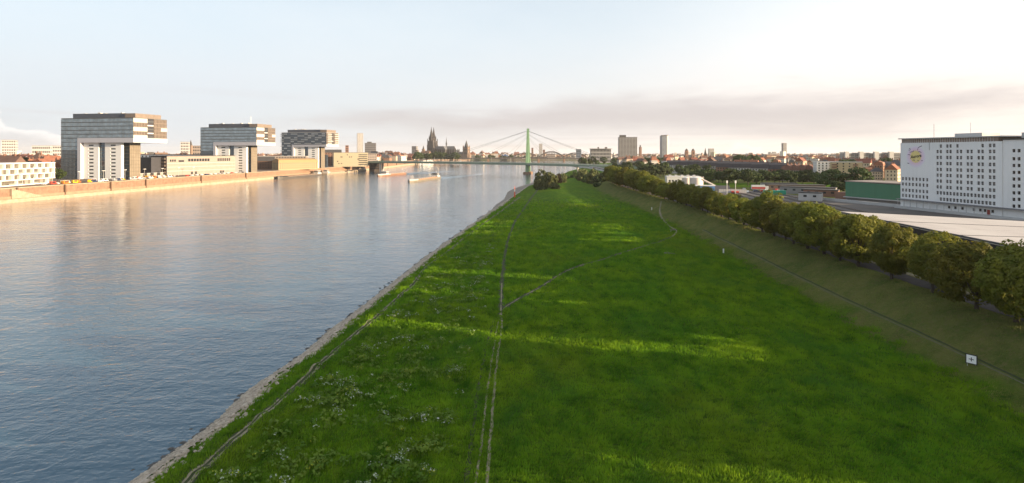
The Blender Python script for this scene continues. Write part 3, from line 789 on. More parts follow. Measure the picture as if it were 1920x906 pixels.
MB().prism([(x + 0.9, y) for x, y in qp] + [(x - 1.0, y) for x, y in qp[::-1]], 2.6, 4.6).build('plinth', mat('quay_plinth', (0.32, 0.215, 0.145), 0.9, var=0.25, vscale=0.3), qw)
lad = MB().box(0.2, 1.1, -0.55, 0.55, 1.2, 10.6).mesh('ladder_recess', mat('ladder_iron', (0.12, 0.07, 0.045), 0.8))
for k, (px, py) in enumerate(((120, 372), (206, 364), (272, 357), (376, 348), (460, 339), (30, 380))):
    y = G(px, py)[1] * 1.0
    y = 412 + 0
    for _ in range(40): y = -quay(y) * F / (960 - px)
    put('ladder_recess', lad, qw, loc=(*rel(qw, (quay(y) + 0.3, y)), 0))
# stair run slanting down the wall near its left end
st = MB()
for k in range(16):
    y = 424 + k * 1.6; p = rel(qw, (quay(y), y)); st.box(p[0] + 0.3, p[0] + 1.7, p[1], p[1] + 1.7, 2.7, 10.0 - k * 0.45)
st.build('stair_flight', QLE, qw)
fq = thing('far_quay_wall', 'sunlit sandstone quay wall beyond the bridge ramp on the left bank', 'wall', (-304, 1277, 0))
fp = [rel(fq, (quay(y), y)) for y in (1215, 1277, 1500, 1760, 2000)]
thick_line(fp, 2.6, -2.4, 12.0).build('wall', QST, fq)
MB().prism([(x + 3.0, y) for x, y in fp] + [(x - 1.0, y) for x, y in fp[::-1]], -2.2, 3.4).build('ledge', QLE, fq)
MB().prism([(x + 0.3, y) for x, y in fp] + [(x - 3.1, y) for x, y in fp[::-1]], 12.0, 13.2).build('parapet', QST, fq)
for y in (1260, 1330, 1440, 1560, 1700):
    p = rel(fq, (quay(y), y)); MB().box(p[0] + 0.2, p[0] + 1.2, p[1] - 2, p[1] + 2, 2, 13.4).build('buttress', mat('ladder_iron', (0.12, 0.07, 0.045)), fq)
tq = thing('white_quay_wall', 'bright white flood wall at the far end of the left quay', 'wall', (-318, 2000, 0))
thick_line([rel(tq, (quay(y), y)) for y in (2001, 2100, 2260)], 6, -2.4, 8.5).build('wall', WHITE, tq)
MB().box(-1, 14, 250, 262, -2, 9).build('end_pier', PALE, tq)

def panes_row(mb, O, U, N, W, z0, z1, n, gap=0.12, tilt=0.010, rg=random):
    "row of glass panes, each set a hair differently as real curtain walls are"
    O, U, N = Vector(O), Vector(U), Vector(N); Z = Vector((0, 0, 1)); p = W / n
    for k in range(n):
        a, b = k * p + gap / 2, (k + 1) * p - gap / 2
        t = [rg.uniform(-tilt, tilt) for _ in range(3)]
        mb.face([O + U * a + Z * z0 + N * t[0], O + U * b + Z * z0 + N * t[1], O + U * b + Z * z1 + N * (t[1] + t[2]), O + U * a + Z * z1 + N * (t[0] + t[2])])
def mullions(mb, O, U, N, W, z0, z1, n, d=0.18, w_=0.09):
    O, U, N = Vector(O), Vector(U), Vector(N); p = W / n
    ang = U
    for k in range(n + 1):
        c = O + U * (k * p)
        a = c - U * w_; b = c + U * w_
        q = [a, b, b + N * d, a + N * d]
        i = len(mb.v); mb.v += [(v.x, v.y, z0) for v in q] + [(v.x, v.y, z1) for v in q]
        for f in ((0, 1, 5, 4), (1, 2, 6, 5), (2, 3, 7, 6), (3, 0, 4, 7), (4, 5, 6, 7)): mb.f.append(tuple(i + j for j in f)); mb.mi.append(mb.cur)
def crane_house(label, loc, style):
    t = thing('crane_shaped_tower', label, 'building', loc, R(-10), 'three crane-shaped towers on the quay')
    rg = random.Random(len(label))
    L, D = 80.0, 42.0
    zb, zs, zt, zp = 35.0, 39.4, 58.2, 63.2
    S = ((-1 * L, 0, 0), (1, 0, 0), (0, -1, 0))
    core = SLATE
    # upper block body behind the skin
    MB().box(-L + .4, -0.5, 0.5, D - .4, zs, zt - .1).build('upper_block', core, t)
    MB().box(-L - .1, .1, -.1, D + .1, zt, zt + .45).build('roof_edge', MULL, t)
    MB().box(-61.5, 0.25, -0.35, D + .2, zb, zs).build('soffit_beam', mat('white_beam', (0.44, 0.44, 0.48), 0.6, var=0.05), t)
    pl = MB().box(-L + 8, -13, 5, D - 8, zt + .45, zp).build('roof_storey', mat('roof_storey_cladding', (0.085, 0.095, 0.12), 0.4, metal=0.2, var=0.2, vscale=0.2), t)
    MB().box(-13, -1.5, 4, D - 6, zt + .45, zp - 0.3).build('lift_house', TAN, t)
    eq = MB()
    for k in range(9):
        x = rg.uniform(-L + 10, -16); eq.box(x, x + rg.uniform(.6, 3), 12, 15, zp, zp + rg.uniform(.4, 1.6))
    eq.build('roof_equipment', PALE, t, 'stuff')
    # glazed leg to the ground at the west end
    MB().box(-L + .4, -61.9, 0.5, D - .4, 0, zs).build('glazed_leg', core, t)
    MB().box(-61.5, -58, -0.35, D * .6, 0, zb).build('leg_frame', mat('white_beam', (0.44, 0.44, 0.48)), t)
    fl = [zs + (zt - zs) * k / 5 for k in range(6)]
    lf = [zs * k / 10 for k in range(11)]
    if style == 'office':
        for k in range(5):
            g = MB(); panes_row(g, (-L, 0.05, 0), (1, 0, 0), (0, -1, 0), L - .3, fl[k] + .35, fl[k + 1] - .35, 54, rg=rg); g.build('glass_storey', GLASS, t)
            MB().box(-L - .05, 0.02, -0.22, 0.3, fl[k] - .35, fl[k] + .35).build('spandrel', MULL, t)
        m = MB(); mullions(m, (-L, 0.05, 0), (1, 0, 0), (0, -1, 0), L - .3, zs, zt, 54); m.build('mullions', MULL, t, 'stuff')
        for k in range(10):
            g = MB(); panes_row(g, (-L, 0.05, 0), (1, 0, 0), (0, -1, 0), 18.1, lf[k] + .25, lf[k + 1] - .25, 12, tilt=0.03, rg=rg); g.build('glass_storey', GLASSD if k < 7 else GLASS, t)
            MB().box(-L - .05, -61.7, -0.18, 0.3, lf[k] - .25, lf[k] + .25).build('spandrel', MULL, t)
        m = MB(); mullions(m, (-L, 0.05, 0), (1, 0, 0), (0, -1, 0), 18.1, 0, zs, 12); m.build('mullions', MULL, t, 'stuff')
    else:
        for k in range(11):
            zz = zs + (zt - zs) * k / 6 if k < 7 else None
        for k in range(7):
            z = zs + (zt - zs) * k / 6
            MB().box(-L - 1.2, 1.0, -1.6, D + 1.2, z - .22, z + .12).build('floor_slab', MULL if k < 6 else PALE, t)
        for k in range(10):
            MB().box(-L - 1.2, -62, -1.4, 1, lf[k] - .2, lf[k] + .12).build('floor_slab', MULL, t)
        bal = MB().box(0, 5.6, -0.12, 0.12, 0.0, 1.25).mesh('balcony', mat('balcony_panel', (0.34, 0.36, 0.38), 0.5, var=0.2, perobj=0.2))
        for k in range(6):
            z = zs + (zt - zs) * k / 6
            for j in range(13):
                if (j + k * 2) % 3 == 0 or rg.random() < 0.25: continue
                put('balcony', bal, t, loc=(-L - 1 + j * 6.15, -1.75, z + .12))
        for k in range(1, 10):
            for j in range(3):
                if (j + k) % 2: put('balcony', bal, t, loc=(-L - 1 + j * 6.15, -1.55, lf[k] + .12))
        for k in range(6):
            z0, z1 = zs + (zt - zs) * k / 6 + .2, zs + (zt - zs) * (k + 1) / 6 - .3
            g = MB(); panes_row(g, (-L, 0.1, 0), (1, 0, 0), (0, -1, 0), L, z0, z1, 36, rg=rg); g.build('glass_storey', GLASSD, t)
        for k in range(10):
            g = MB(); panes_row(g, (-L, 0.1, 0), (1, 0, 0), (0, -1, 0), 18, lf[k] + .15, lf[k + 1] - .25, 8, rg=rg); g.build('glass_storey', GLASSD, t)
    # east end towards the river: two bays and a dark recess
    e0, e1, e2 = 17.0, 25.0, D
    WB = mat('end_white', (0.44, 0.42, 0.40), 0.7, var=0.06)
    def band(y0, y1, z0, z1, m, name, n=0):
        MB().box(-0.5, 0.02, y0, y1, z0, z1).build(name, m, t)
        if n:
            w_ = MB()
            for k in range(n):
                a = y0 + (y1 - y0) * (k + .18) / n; b = y0 + (y1 - y0) * (k + .82) / n
                w_.box(-.3, 0.07, a, b, z0 + .25, z1 - .25)
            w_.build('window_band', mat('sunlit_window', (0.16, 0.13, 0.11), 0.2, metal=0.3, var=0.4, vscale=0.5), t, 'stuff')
    if style == 'office':
        zz = [zs, 42.2, 45.9, 49.8, 54.2, zt]
        for k in range(5): band(0.1, e0, zz[k] + .01, zz[k + 1], WB if k % 2 == 0 else TAN, 'end_band', 0 if k % 2 == 0 else 9)
        for k in range(5): band(e1, e2, fl[k] + .01, fl[k + 1], TAN, 'end_band', 9)
        MB().box(-.4, 0.12, 34, e2, 46.4, 49.9).build('white_panel', WB, t)
    else:
        for k in range(6):
            z0 = zs + (zt - zs) * k / 6
            band(0.1, e0, z0 + .01, z0 + 3.1, CREAM if k % 2 else TAN, 'end_band', 5); band(e1, e2, z0 + .01, z0 + 3.1, TAN, 'end_band', 5)
            MB().box(0, 1.6, 2, e0 - 1, z0 - .15, z0 + 1.1).build('balcony', WB, t)
            MB().box(0, 1.6, e1 + 2, e2 - 1, z0 - .15, z0 + 1.1).build('balcony', WB, t)
    MB().box(-6, -.8, e0, e1, zb - .1, zt - .2).build('end_recess', SLATE, t)
    for k in range(5):
        MB().box(-1.5, -.1, e0 + .2, e1 - .2, fl[k] + .5, fl[k] + 1.7).build('loggia', PALE if k % 2 else MULL, t)
    # white slab tower with slit windows and a glazed slot, under the arm
    for x0, x1 in ((-58, -41), (-34, -16)):
        hol = []
        for k in range(10):
            c = (x1 - x0) / 2; hol.append((c - 2.8, c + 2.8, 1.6 + k * 3.35, 2.9 + k * 3.35))
        m = MB(); m.panel((x0, 3, 0), (1, 0, 0), (0, -1, 0), x1 - x0, zb, hol, 0.6)
        m.box(x0, x0 + .3, 3.02, 6, 0, zb); m.box(x1 - .3, x1, 3.02, 6, 0, zb); m.box(x0, x1, 5.7, 6, 0, zb)
        m.build('slab_wall', mat('slab_white', (0.84, 0.82, 0.78), 0.75, var=0.05, vscale=0.1), t)
        wm = MB().box(-2.8, 2.8, 0, .15, -0.65, 0.65).mesh('window', GLASSW)
        for h in hol: put('window', wm, t, loc=(x0 + (h[0] + h[1]) / 2, 3.45, (h[2] + h[3]) / 2))
    sl = MB(); sl.box(-41, -34, 4.6, 6, 0, zb); sl.build('glazed_slot', GLASSD, t)
    fs = MB()
    for k in range(1, 11): fs.box(-41, -34, 4.4, 4.6, k * 3.35 - .25, k * 3.35 + .1)
    fs.build('slot_floors', TAN, t, 'stuff')
    # glazed stair tower carrying the river end
    MB().box(-27, -17, 14, 27, 0, zb).build('stair_tower', GLASSD, t)
    g = MB()
    for k in range(1, 10): g.box(-27.1, -16.85, 13.9, 27.1, k * 3.5 - .15, k * 3.5 + .15)
    for k in range(7): g.box(-17.1, -16.85, 14 + k * 2.15 - .1, 14 + k * 2.15 + .1, 0, zb)
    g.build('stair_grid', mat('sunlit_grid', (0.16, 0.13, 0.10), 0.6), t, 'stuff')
    MB().box(-17.2, -16.95, 14, 27, 0, zb).build('sunlit_stair_glass', mat('sunlit_stair_glass', (0.30, 0.25, 0.19), 0.35, metal=0.3, var=0.2, vscale=0.2), t)  # river-side glass coloured tan, the sunlight on it put into the colour
    if 'middle' in label: MB().tube([(-12, 6, zt), (-12, 6, zt + 14)], 0.35, 6).build('antenna', WHITE, t)
    return t
crane_house('nearest and largest crane-shaped office tower of glass with white slabs beneath', (AX(250, 554), 554, 10.9), 'office')
crane_house('middle crane-shaped office tower of glass, second along the quay', (AX(481, 749), 749, 10.6), 'office')
crane_house('farthest crane-shaped tower covered with staggered grey balconies', (AX(612, 960), 960, 11.4), 'flats')

# ---------------------------------------------------------------- generic building with real openings
def rects(W, H, nx, nzz, ww, wh, z0=1.2, mx=1.0):
    out = []
    for j in range(nzz):
        for i in range(nx):
            c = mx + (W - 2 * mx) * (i + .5) / nx; z = z0 + (H - z0) * (j + .5) / nzz
            out.append((c - ww / 2, c + ww / 2, z - wh / 2, z + wh / 2))
    return out
def building(name, label, loc, rz, W, D, H, wall, front=(6, 3, 1.4, 1.6), side=(4, 3, 1.4, 1.6), roof='flat', roofm=None, roofh=4, group=None, glass=None, chimneys=0, dormers=0, cat='building', rside=True, single=False):
    "block of W x D x H, front on -y; the front and the two ends get window openings with glass set back"
    t = thing(name, label, cat, loc, rz, group); g = glass or GLASSW
    m = MB(); depth = 0.25
    sides = [((-W / 2, -D / 2, 0), (1, 0, 0), (0, -1, 0), W, front), ((W / 2, -D / 2, 0), (0, 1, 0), (1, 0, 0), D, side), ((-W / 2, D / 2, 0), (0, -1, 0), (-1, 0, 0), D, side)]
    wm = {}
    win = MB()
    for O, U, N, L, spec in sides:
        hs = rects(L, H, *spec) if spec else []
        m.panel(O, U, N, L, H, hs, depth)
        O, U, N = Vector(O), Vector(U), Vector(N)
        for (a, b, c, d) in hs:
            if single:
                key = (round(b - a, 3), round(d - c, 3), tuple(U))
                if key not in wm:
                    q = MB(); hw, hh = (b - a) / 2, (d - c) / 2
                    q.face([U * -hw + Vector((0, 0, -hh)), U * hw + Vector((0, 0, -hh)), U * hw + Vector((0, 0, hh)), U * -hw + Vector((0, 0, hh))])
                    wm[key] = q.mesh('window', g)
                put('window', wm[key], t, loc=O + U * ((a + b) / 2) + Vector((0, 0, (c + d) / 2)) - N * (depth - .02))
            else:
                P = lambda u, v: O + U * u + Vector((0, 0, v)) - N * (depth - .02)
                win.face([P(a, c), P(b, c), P(b, d), P(a, d)])
    m.box(-W / 2 + .3, W / 2 - .3, D / 2 - .3, D / 2, 0, H)
    m.build('wall', wall, t)
    if win.f: win.build('window_panes', g, t, 'stuff')
    rm = roofm or ROOFD
    if roof == 'flat':
        MB().box(-W / 2 - .15, W / 2 + .15, -D / 2 - .15, D / 2 + .15, H, H + .5).build('roof', rm, t)
    elif roof == 'gable':
        MB().gable(-W / 2, W / 2, -D / 2, D / 2, H, H + roofh).build('roof', rm, t)
    elif roof == 'hip':
        MB().gable(-W / 2, W / 2, -D / 2, D / 2, H, H + roofh, hip=min(W, D) * .45).build('roof', rm, t)
    elif roof == 'mansard':
        q = MB(); q.frustum(-W / 2 - .3, W / 2 + .3, -D / 2 - .3, D / 2 + .3, H, H + roofh * .7, roofh * .22, roofh * .28); q.gable(-W / 2 + roofh * .22, W / 2 - roofh * .22, -D / 2 + roofh * .28, D / 2 - roofh * .28, H + roofh * .7, H + roofh, 0); q.build('roof', rm, t)
    if chimneys:
        for k in range(chimneys):
            x = -W / 2 + W * (k + .5) / chimneys; MB().box(x - .5, x + .5, -.4, .5, H + roofh * .5, H + roofh + 1.3).build('chimney', mat('chimney_brick', (0.24, 0.12, 0.08), 0.9, var=0.3), t)
    if dormers:
        dm = MB().box(-1, 1, -1.6, 1.6, 0, 1.7).gable(-1, 1, -1.6, 1.6, 1.7, 2.5, .15).mesh('dormer', WHITE)
        for k in range(dormers):
            put('dormer', dm, t, loc=(-W / 2 + W * (k + .5) / dormers, -D / 2 + roofh * .28 + .9, H + roofh * .12))
    return t
# white terrace-like flats at the left edge: frame grid with glass set back
fr = thing('white_frame_building', 'white grid-fronted glass building on the quay at the left edge', 'building', (-379, 420, 10.6), math.atan2(75, -10.5))
WL = 82.0; RW = WHITE
MB().box(0, WL, 2.2, 26, 0, 17.4).build('glass_core', mat('terrace_glass', (0.22, 0.20, 0.17), 0.2, metal=0.25, var=0.5, vscale=0.25), fr)
for z in (0.0, 4.0, 8.3, 12.6, 16.9):
    MB().box(-.3, WL + .3, 0.0, 26.5, z, z + .75).build('floor_band', RW, fr)
rg = random.Random(3)
for lv, z in enumerate((0.75, 4.75, 9.05, 13.35)):
    for k in range(10):
        if lv == 0 and k % 2: continue
        x = k * WL / 9 + (4.5 if lv % 2 else 0) * (0 < k < 9) - (0.45 if k == 9 else 0)
        if x > WL: continue
        MB().box(x - .45, x + .45, 0.06, 2.4, z, z + 3.55).build('frame_post', RW, fr)
    for k in range(9):
        if rg.random() < .5: MB().box(k * WL / 9 + 1, (k + 1) * WL / 9 - 1, 1.2, 1.35, z, z + 1.1).build('balustrade', mat('balustrade_glass', (0.35, 0.36, 0.33), 0.15, metal=0.3), fr)
        elif rg.random() < .6: MB().box(k * WL / 9 + 1.2, (k + .55) * WL / 9, 1.7, 2.1, z, z + 3.5).build('wall_panel', CREAM, fr)
# long cream warehouse with the dark gable end
t = thing('cream_warehouse', 'long cream stone-clad building with dark slate left end on the quay', 'building', (AX(313, 655), 655, 10.7), R(75))
# local x runs along the quay (away from the camera), front faces -y = the river
LW = 110.0
hol = [(4 + k * 3.0, 6.2 + k * 3.0, 15.4, 17.9) for k in range(3)] + [(30 + k * 4.2, 33.4 + k * 4.2, 15.4, 18.6) for k in range(8)] + [(76 + k * 3.2, 78.2 + k * 3.2, 15.2, 18.8) for k in range(7)] + [(16, 24, 15.0, 17.0)]
m = MB(); m.panel((0, 0, 0), (1, 0, 0), (0, -1, 0), LW, 21.5, hol, .5)
m.box(LW - .3, LW, .02, 22, 0, 21.5); m.box(0.3, LW - .3, 21.7, 22, 0, 21.5)
m.build('wall', CREAM, t)
for h in hol:
    q = MB().box(-(h[1] - h[0]) / 2, (h[1] - h[0]) / 2, 0, .1, -(h[3] - h[2]) / 2, (h[3] - h[2]) / 2); put('window', q.mesh('window', GLASSW), t, loc=((h[0] + h[1]) / 2, .35, (h[2] + h[3]) / 2))
for z in (4.6, 9.2, 13.4): MB().box(0, LW, -.18, .02, z, z + .35).build('string_course', PALE, t)
for x in (34, 40, 80, 84): MB().box(x, x + 3, -.12, 0, 0.2, 3.4).build('door', DARK, t)
MB().box(-.4, LW + .2, -.25, 22.3, 21.5, 22.2).build('roof', ROOFD, t)
MB().box(-0.6, 0, 0, 22, 0, 21.3).build('slate_end_wall', SLATE, t)
for k in range(5): MB().box(-1.6, -.6, 1.5, 6.5, 2.5 + k * 3.8, 4.6 + k * 3.8).build('balcony', TAN, t)
MB().box(-14, -0.7, 7, 22, 0, 20.5).build('slate_wing', SLATE, t)
# long white row behind
building('long_white_row', 'long white building with a row of small attic windows behind the cream warehouse', (AX(335, 800), 810, 10.6), R(6), 122, 16, 23, WHITE, (26, 5, 1.8, 2.2), (4, 5, 1.6, 2), 'flat', ROOFD)
building('long_cream_row', 'long low cream building seen under the middle crane tower', (AX(470, 930), 935, 10.6), R(8), 170, 16, 20, CREAM, (40, 5, 1.8, 2.0), (4, 5, 1.6, 2), 'flat', PALE)
building('dark_brick_house', 'dark gabled brick house between the crane towers at the quay', (AX(498, 905), 905, 10.6), R(10), 26, 16, 13, mat('dark_brick', (0.16, 0.09, 0.065), 0.9, var=0.3), (6, 3, 1.4, 1.8), (4, 3, 1.4, 1.8), 'gable', ROOFD, 7)
yl = building('yellow_house', 'long sunlit yellow house with dormered mansard roof by the quay', (AX(552, 900), 905, 10.6), R(60), 74, 15, 11, mat('yellow_render', (0.37, 0.285, 0.17), 0.85, var=0.12), (18, 3, 1.6, 2.2), (4, 3, 1.4, 2), 'mansard', mat('yellow_tiles', (0.33, 0.215, 0.105), 0.8, var=0.2), 6, dormers=12)
building('glass_box_annex', 'small dark glass block beside the stair tower of the farthest crane tower', (AX(597, 1010), 1015, 10.6), R(15), 28, 14, 22, GLASSD, (7, 6, 2.5, 2.2), (4, 6, 2.5, 2.2))
yw = building('blank_yellow_warehouse', 'big pale yellow warehouse with few scattered windows left of the bridge', (AX(654, 1090), 1100, 10.6), R(22), 62, 24, 26, mat('pale_yellow_render', (0.36, 0.31, 0.22), 0.85, var=0.06), None, (4, 6, 2.5, 1.6), 'flat', ROOFD)
rg = random.Random(8)
for k in range(13):
    q = MB().box(-1, 1, -.14, .02, -.8, .8).mesh('window', GLASSW); put('window', q, yw, loc=(rg.uniform(-29, 28), -12.01, rg.choice((6, 10, 14, 18, 22))))
for k in range(6): put('window_band', MB().box(-8, 8, -.14, .02, -.7, .7).mesh('window_band', GLASSW), yw, loc=(21.5, -12.0, 4 + k * 3.6))
building('striped_annex', 'cream building with dark window bands right of the yellow warehouse', (AX(686, 1180), 1190, 10.6), R(20), 36, 20, 24, CREAM, (8, 5, 2.8, 1.6), (4, 5, 2.4, 1.6), 'flat', ROOFD)
building('brick_row', 'brick warehouse behind the stair tower of the farthest crane tower', (AX(614, 1130), 1140, 10.6), R(15), 46, 18, 26, mat('brown_brick', (0.22, 0.12, 0.085), 0.9, var=0.3), (9, 6, 1.6, 2), (4, 6, 1.6, 2), 'gable', ROOFD, 6)
# ---------------------------------------------------------------- moored and moving ships
SHIPW = mat('ship_white', (0.46, 0.44, 0.42), 0.6, var=0.15, vscale=0.3)
def ship(name, label, stern, bow, W, style):
    s, b = Vector((*stern, 0)), Vector((*bow, 0)); d = b - s; Ln = d.length
    t = thing(name, label, 'ship', s, math.atan2(d.y, d.x)); hw = W / 2
    cols = {'tanker': ((0.20, 0.17, 0.13), (0.42, 0.22, 0.13)), 'freighter': ((0.24, 0.13, 0.085), (0.38, 0.20, 0.13)), 'barge': ((0.10, 0.085, 0.075), (0.30, 0.22, 0.17)), 'pale': ((0.34, 0.27, 0.20), (0.42, 0.34, 0.26))}[style]
    hull = mat('hull_' + style, cols[0], 0.55, var=0.3, vscale=0.2, streak=0.3); deck = mat('deck_' + style, cols[1], 0.7, var=0.3, vscale=0.3)
    fb = 2.2
    out = [(0, -hw * .75), (Ln * .02, -hw * .97), (Ln * .88, -hw), (Ln * .95, -hw * .72), (Ln * .985, -hw * .3), (Ln, 0), (Ln * .985, hw * .3), (Ln * .95, hw * .72), (Ln * .88, hw), (Ln * .02, hw * .97), (0, hw * .75)]
    MB().prism(out, -0.8, fb).build('hull', hull, t)
    bo = [p for p in out if p[0] >= Ln * .88]
    MB().prism([(Ln * .86, -hw), *bo, (Ln * .86, hw)], fb + .005, fb + 1.5).build('bow', SHIPW if style in ('tanker', 'freighter') else DARK, t)
    if style == 'freighter':
        MB().prism([(Ln * .66, -hw * .99), (Ln * .86, -hw * 1.0), (Ln * .86, hw * 1.0), (Ln * .66, hw * .99)], fb, fb + 1.2).build('fore_deck', SHIPW, t)
        wh = MB().box(Ln * .70, Ln * .80, -hw * .7, hw * .7, fb + 1.2, fb + 5.0).build('wheelhouse', SHIPW, t); MB().box(Ln * .698, Ln * .802, -hw * .72, hw * .72, fb + 3.2, fb + 4.2).build('window_strip', GLASSD, wh)
        MB().box(Ln * .69, Ln * .81, -hw * .8, hw * .8, fb + 5.0, fb + 5.3).build('wheelhouse_roof', SHIPW, t)
        hold = (0.05, 0.65)
    else:
        wh = MB().box(Ln * .03, Ln * .10, -hw * .6, hw * .6, fb, fb + 5.2).build('wheelhouse', SHIPW, t); MB().box(Ln * .028, Ln * .102, -hw * .62, hw * .62, fb + 3.4, fb + 4.5).build('window_strip', GLASSD, wh)
        MB().box(Ln * .022, Ln * .13, -hw * .85, hw * .85, fb, fb + 2.2).build('deckhouse', SHIPW, t)
        MB().box(Ln * .02, Ln * .115, -hw * .7, hw * .7, fb + 5.2, fb + 5.5).build('wheelhouse_roof', DARK if style == 'tanker' else SHIPW, t)
        hold = (0.15, 0.84)
    MB().box(Ln * hold[0], Ln * hold[1], -hw * .82, hw * .82, fb + .01, fb + (.9 if style != 'barge' else .5)).build('hatch_coaming', deck, t)
    c = MB().box(-1.2, 1.2, -hw * .5, hw * .5, 0, .8).mesh('hatch_cover', SHIPW if style in ('tanker', 'freighter') else deck)
    n = 9
    for k in range(n): put('hatch_cover', c, t, loc=(Ln * (hold[0] + (hold[1] - hold[0]) * (k + .5) / n), 0, fb + (.9 if style != 'barge' else .5)))
    if style == 'tanker':
        for k in range(3): MB().tube([(Ln * (.90 + .015 * k), (k - 1) * hw * .4, fb + 1.4), (Ln * (.90 + .015 * k), (k - 1) * hw * .4, fb + 5.5 + (k == 1))], .3, 5).build('bow_mast', SHIPW, t)
    MB().tube([(Ln * .05, 0, fb + 5), (Ln * .05, 0, fb + 9)], .2, 5).build('mast', SHIPW, t)
    return t
def gp(px, py): return G(px, py, 0)
ship('tank_barge', 'nearer of two ships under way, brown tank barge with white bow', gp(820, 334.5), gp(768, 342.5), 11.5, 'tanker')
ship('freight_ship', 'farther of two ships under way, rusty red freighter with white forecastle', gp(757, 327), gp(709, 331.5), 11.5, 'freighter')
ship('moored_barge', 'long dark barge moored along the quay below the yellow house', (quay(955) + 10, 955), (quay(815) + 10, 815), 11, 'barge')
ship('moored_ship', 'white-housed ship moored between the long dark barge and the bridge', (quay(975) + 10, 975), (quay(1075) + 10, 1075), 11, 'pale')
ship('moored_freighter', 'pale moored ship nearest to the bridge abutment on the left bank', (quay(1185) + 10, 1185), (quay(1085) + 10, 1085), 11, 'pale')
ship('far_moored_ship', 'white passenger ship moored far beyond the bridge near the old town', (-196, 2300), (-290, 2280), 12, 'pale')
# wakes: low ridges of water trailing the two ships under way
FOAM = mat('foam', (0.62, 0.62, 0.60), .7, col2=(0.40, 0.43, 0.44), vscale=.4)
def wake(name, stern, bow, label):
    s, b = Vector((*stern, 0)), Vector((*bow, 0)); d = (s - b).normalized(); n = Vector((-d.y, d.x, 0))
    for side in (-1, 0, 1):
        mb = MB(); prev = None
        for k in range(40):
            t_ = k / 39; c = s + d * (2 + 260 * t_) + n * (side * (4 + 30 * t_)); hgt = (.55 if side else .3) * (1 - t_) ** .7 * (1 + .3 * nz(k / 2, side)); w_ = 1.6 + 3.5 * t_
            row_ = [c - n * w_ + Vector((0, 0, -.02)), c + Vector((0, 0, hgt)), c + n * w_ + Vector((0, 0, -.02))]
            if prev: mb.face([prev[0], prev[1], row_[1], row_[0]]); mb.face([prev[1], prev[2], row_[2], row_[1]])
            prev = row_
        mb.build('wake_ridge', WATER, kind='structure')
    mb = MB(); P_ = [s + d * (14 * math.cos(a) + 10) + n * (3.6 * math.sin(a)) for a in [k * math.pi / 8 for k in range(16)]]
    mb.prism([(p.x, p.y) for p in P_], -.3, .16); mb.build('foam_patch', FOAM, kind='structure')
wake('wake', gp(820, 334.5), gp(768, 342.5), '')
wake('wake', gp(757, 327), gp(709, 331.5), '')
# ---------------------------------------------------------------- vehicles and lamps on the quay
def vehicle_meshes(van, col, nm):
    paint = mat(nm, col, 0.35, var=0.05)
    L, W = (5.4, 2.0) if van else (4.4, 1.8); h1, h2 = (1.0, 2.5) if van else (0.8, 1.45)
    prof = [(-L / 2, .35), (L / 2, .35), (L / 2, h1), (L / 2 - (.9 if van else 1.1), h1 + .1), (L / 2 - (1.5 if van else 1.8), h2), (-L / 2 + (.1 if van else .5), h2), (-L / 2, h1 if not van else h2 - .2)]
    b = MB(); n = len(prof)
    i = 0; b.v = [(x, -W / 2, z) for x, z in prof] + [(x, W / 2, z) for x, z in prof]
    b.f = [tuple(range(n)), tuple(range(n, 2 * n))[::-1]] + [(k, n + k, n + (k + 1) % n, (k + 1) % n) for k in range(n)]; b.mi = [0] * len(b.f)
    g = MB().box(-L / 2 + .9, L / 2 - 1.7, -W / 2 - .02, W / 2 + .02, h1 + .15, h2 - .2)
    wh = MB()
    wm = MB().tube([(0, -.12, 0), (0, .12, 0)], .33, 8).mesh('wheel', DARK)
    return b.mesh('body', paint), g.mesh('window_band', GLASSW), wm, L, W
VEH = {}
def vehicle(kind, cname, col, loc, rz, label, group):
    key = (kind, cname)
    if key not in VEH: VEH[key] = vehicle_meshes(kind == 'van', col, 'paint_' + cname)
    b, g, wm, L, W = VEH[key]
    t = thing(kind, label, kind, loc, rz, group); put('body', b, t); put('window_band', g, t)
    for sx in (-1, 1):
        for sy in (-1, 1): put('wheel', wm, t, loc=(sx * L * .31, sy * (W / 2 - .1), .34))
CC = {'white': (0.72, 0.72, 0.70), 'red': (0.50, 0.05, 0.03), 'yellow': (0.75, 0.45, 0.02), 'orange': (0.65, 0.20, 0.03), 'silver': (0.42, 0.42, 0.43), 'dark blue': (0.03, 0.05, 0.12)}
rg = random.Random(14)
for k in range(44):
    yy = 470 + k * 3.6; c = rg.choice(['white', 'white', 'white', 'red', 'silver', 'yellow', 'orange', 'dark blue', 'white'])
    kind = 'van' if rg.random() < .55 else 'car'
    vehicle(kind, c, CC[c], (quay(yy) - rg.choice((7, 11, 15)), yy, 10.6), R(90) + rg.uniform(-.5, .5), f'{c} {kind} parked on the quay below the nearest crane tower', 'vehicles parked on the quay')
for k in range(14):
    yy = 640 + k * 9; c = rg.choice(['white', 'silver', 'red', 'dark blue'])
    vehicle('car', c, CC[c], (quay(yy) - 7, yy, 10.6), R(90), f'{c} car parked on the quay before the cream warehouse', 'cars before the warehouse')
lampm = MB().tube([(0, 0, 0), (0, 0, 9)], [.16, .1], 6).mesh('pole', PALE); headm = MB().box(-1.6, 1.6, -.5, .5, 9, 9.35).mesh('lamp_head', WHITE)
for k in range(9):
    yy = 455 + k * 27
    t = thing('quay_lamp', f'white T-shaped lamp post on the quay, {ordinal(k)} from the left', 'street lamp', (quay(yy) - 19, yy, 10.6), R(80), 'lamp posts on the quay'); put('pole', lampm, t); put('lamp_head', headm, t)
kb = MB().box(-2, 2, -2, 2, 0, 4.6).mesh('wall', CREAM); kr = MB().box(-2.3, 2.3, -2.3, 2.3, 4.6, 5.0).mesh('roof', PALE)
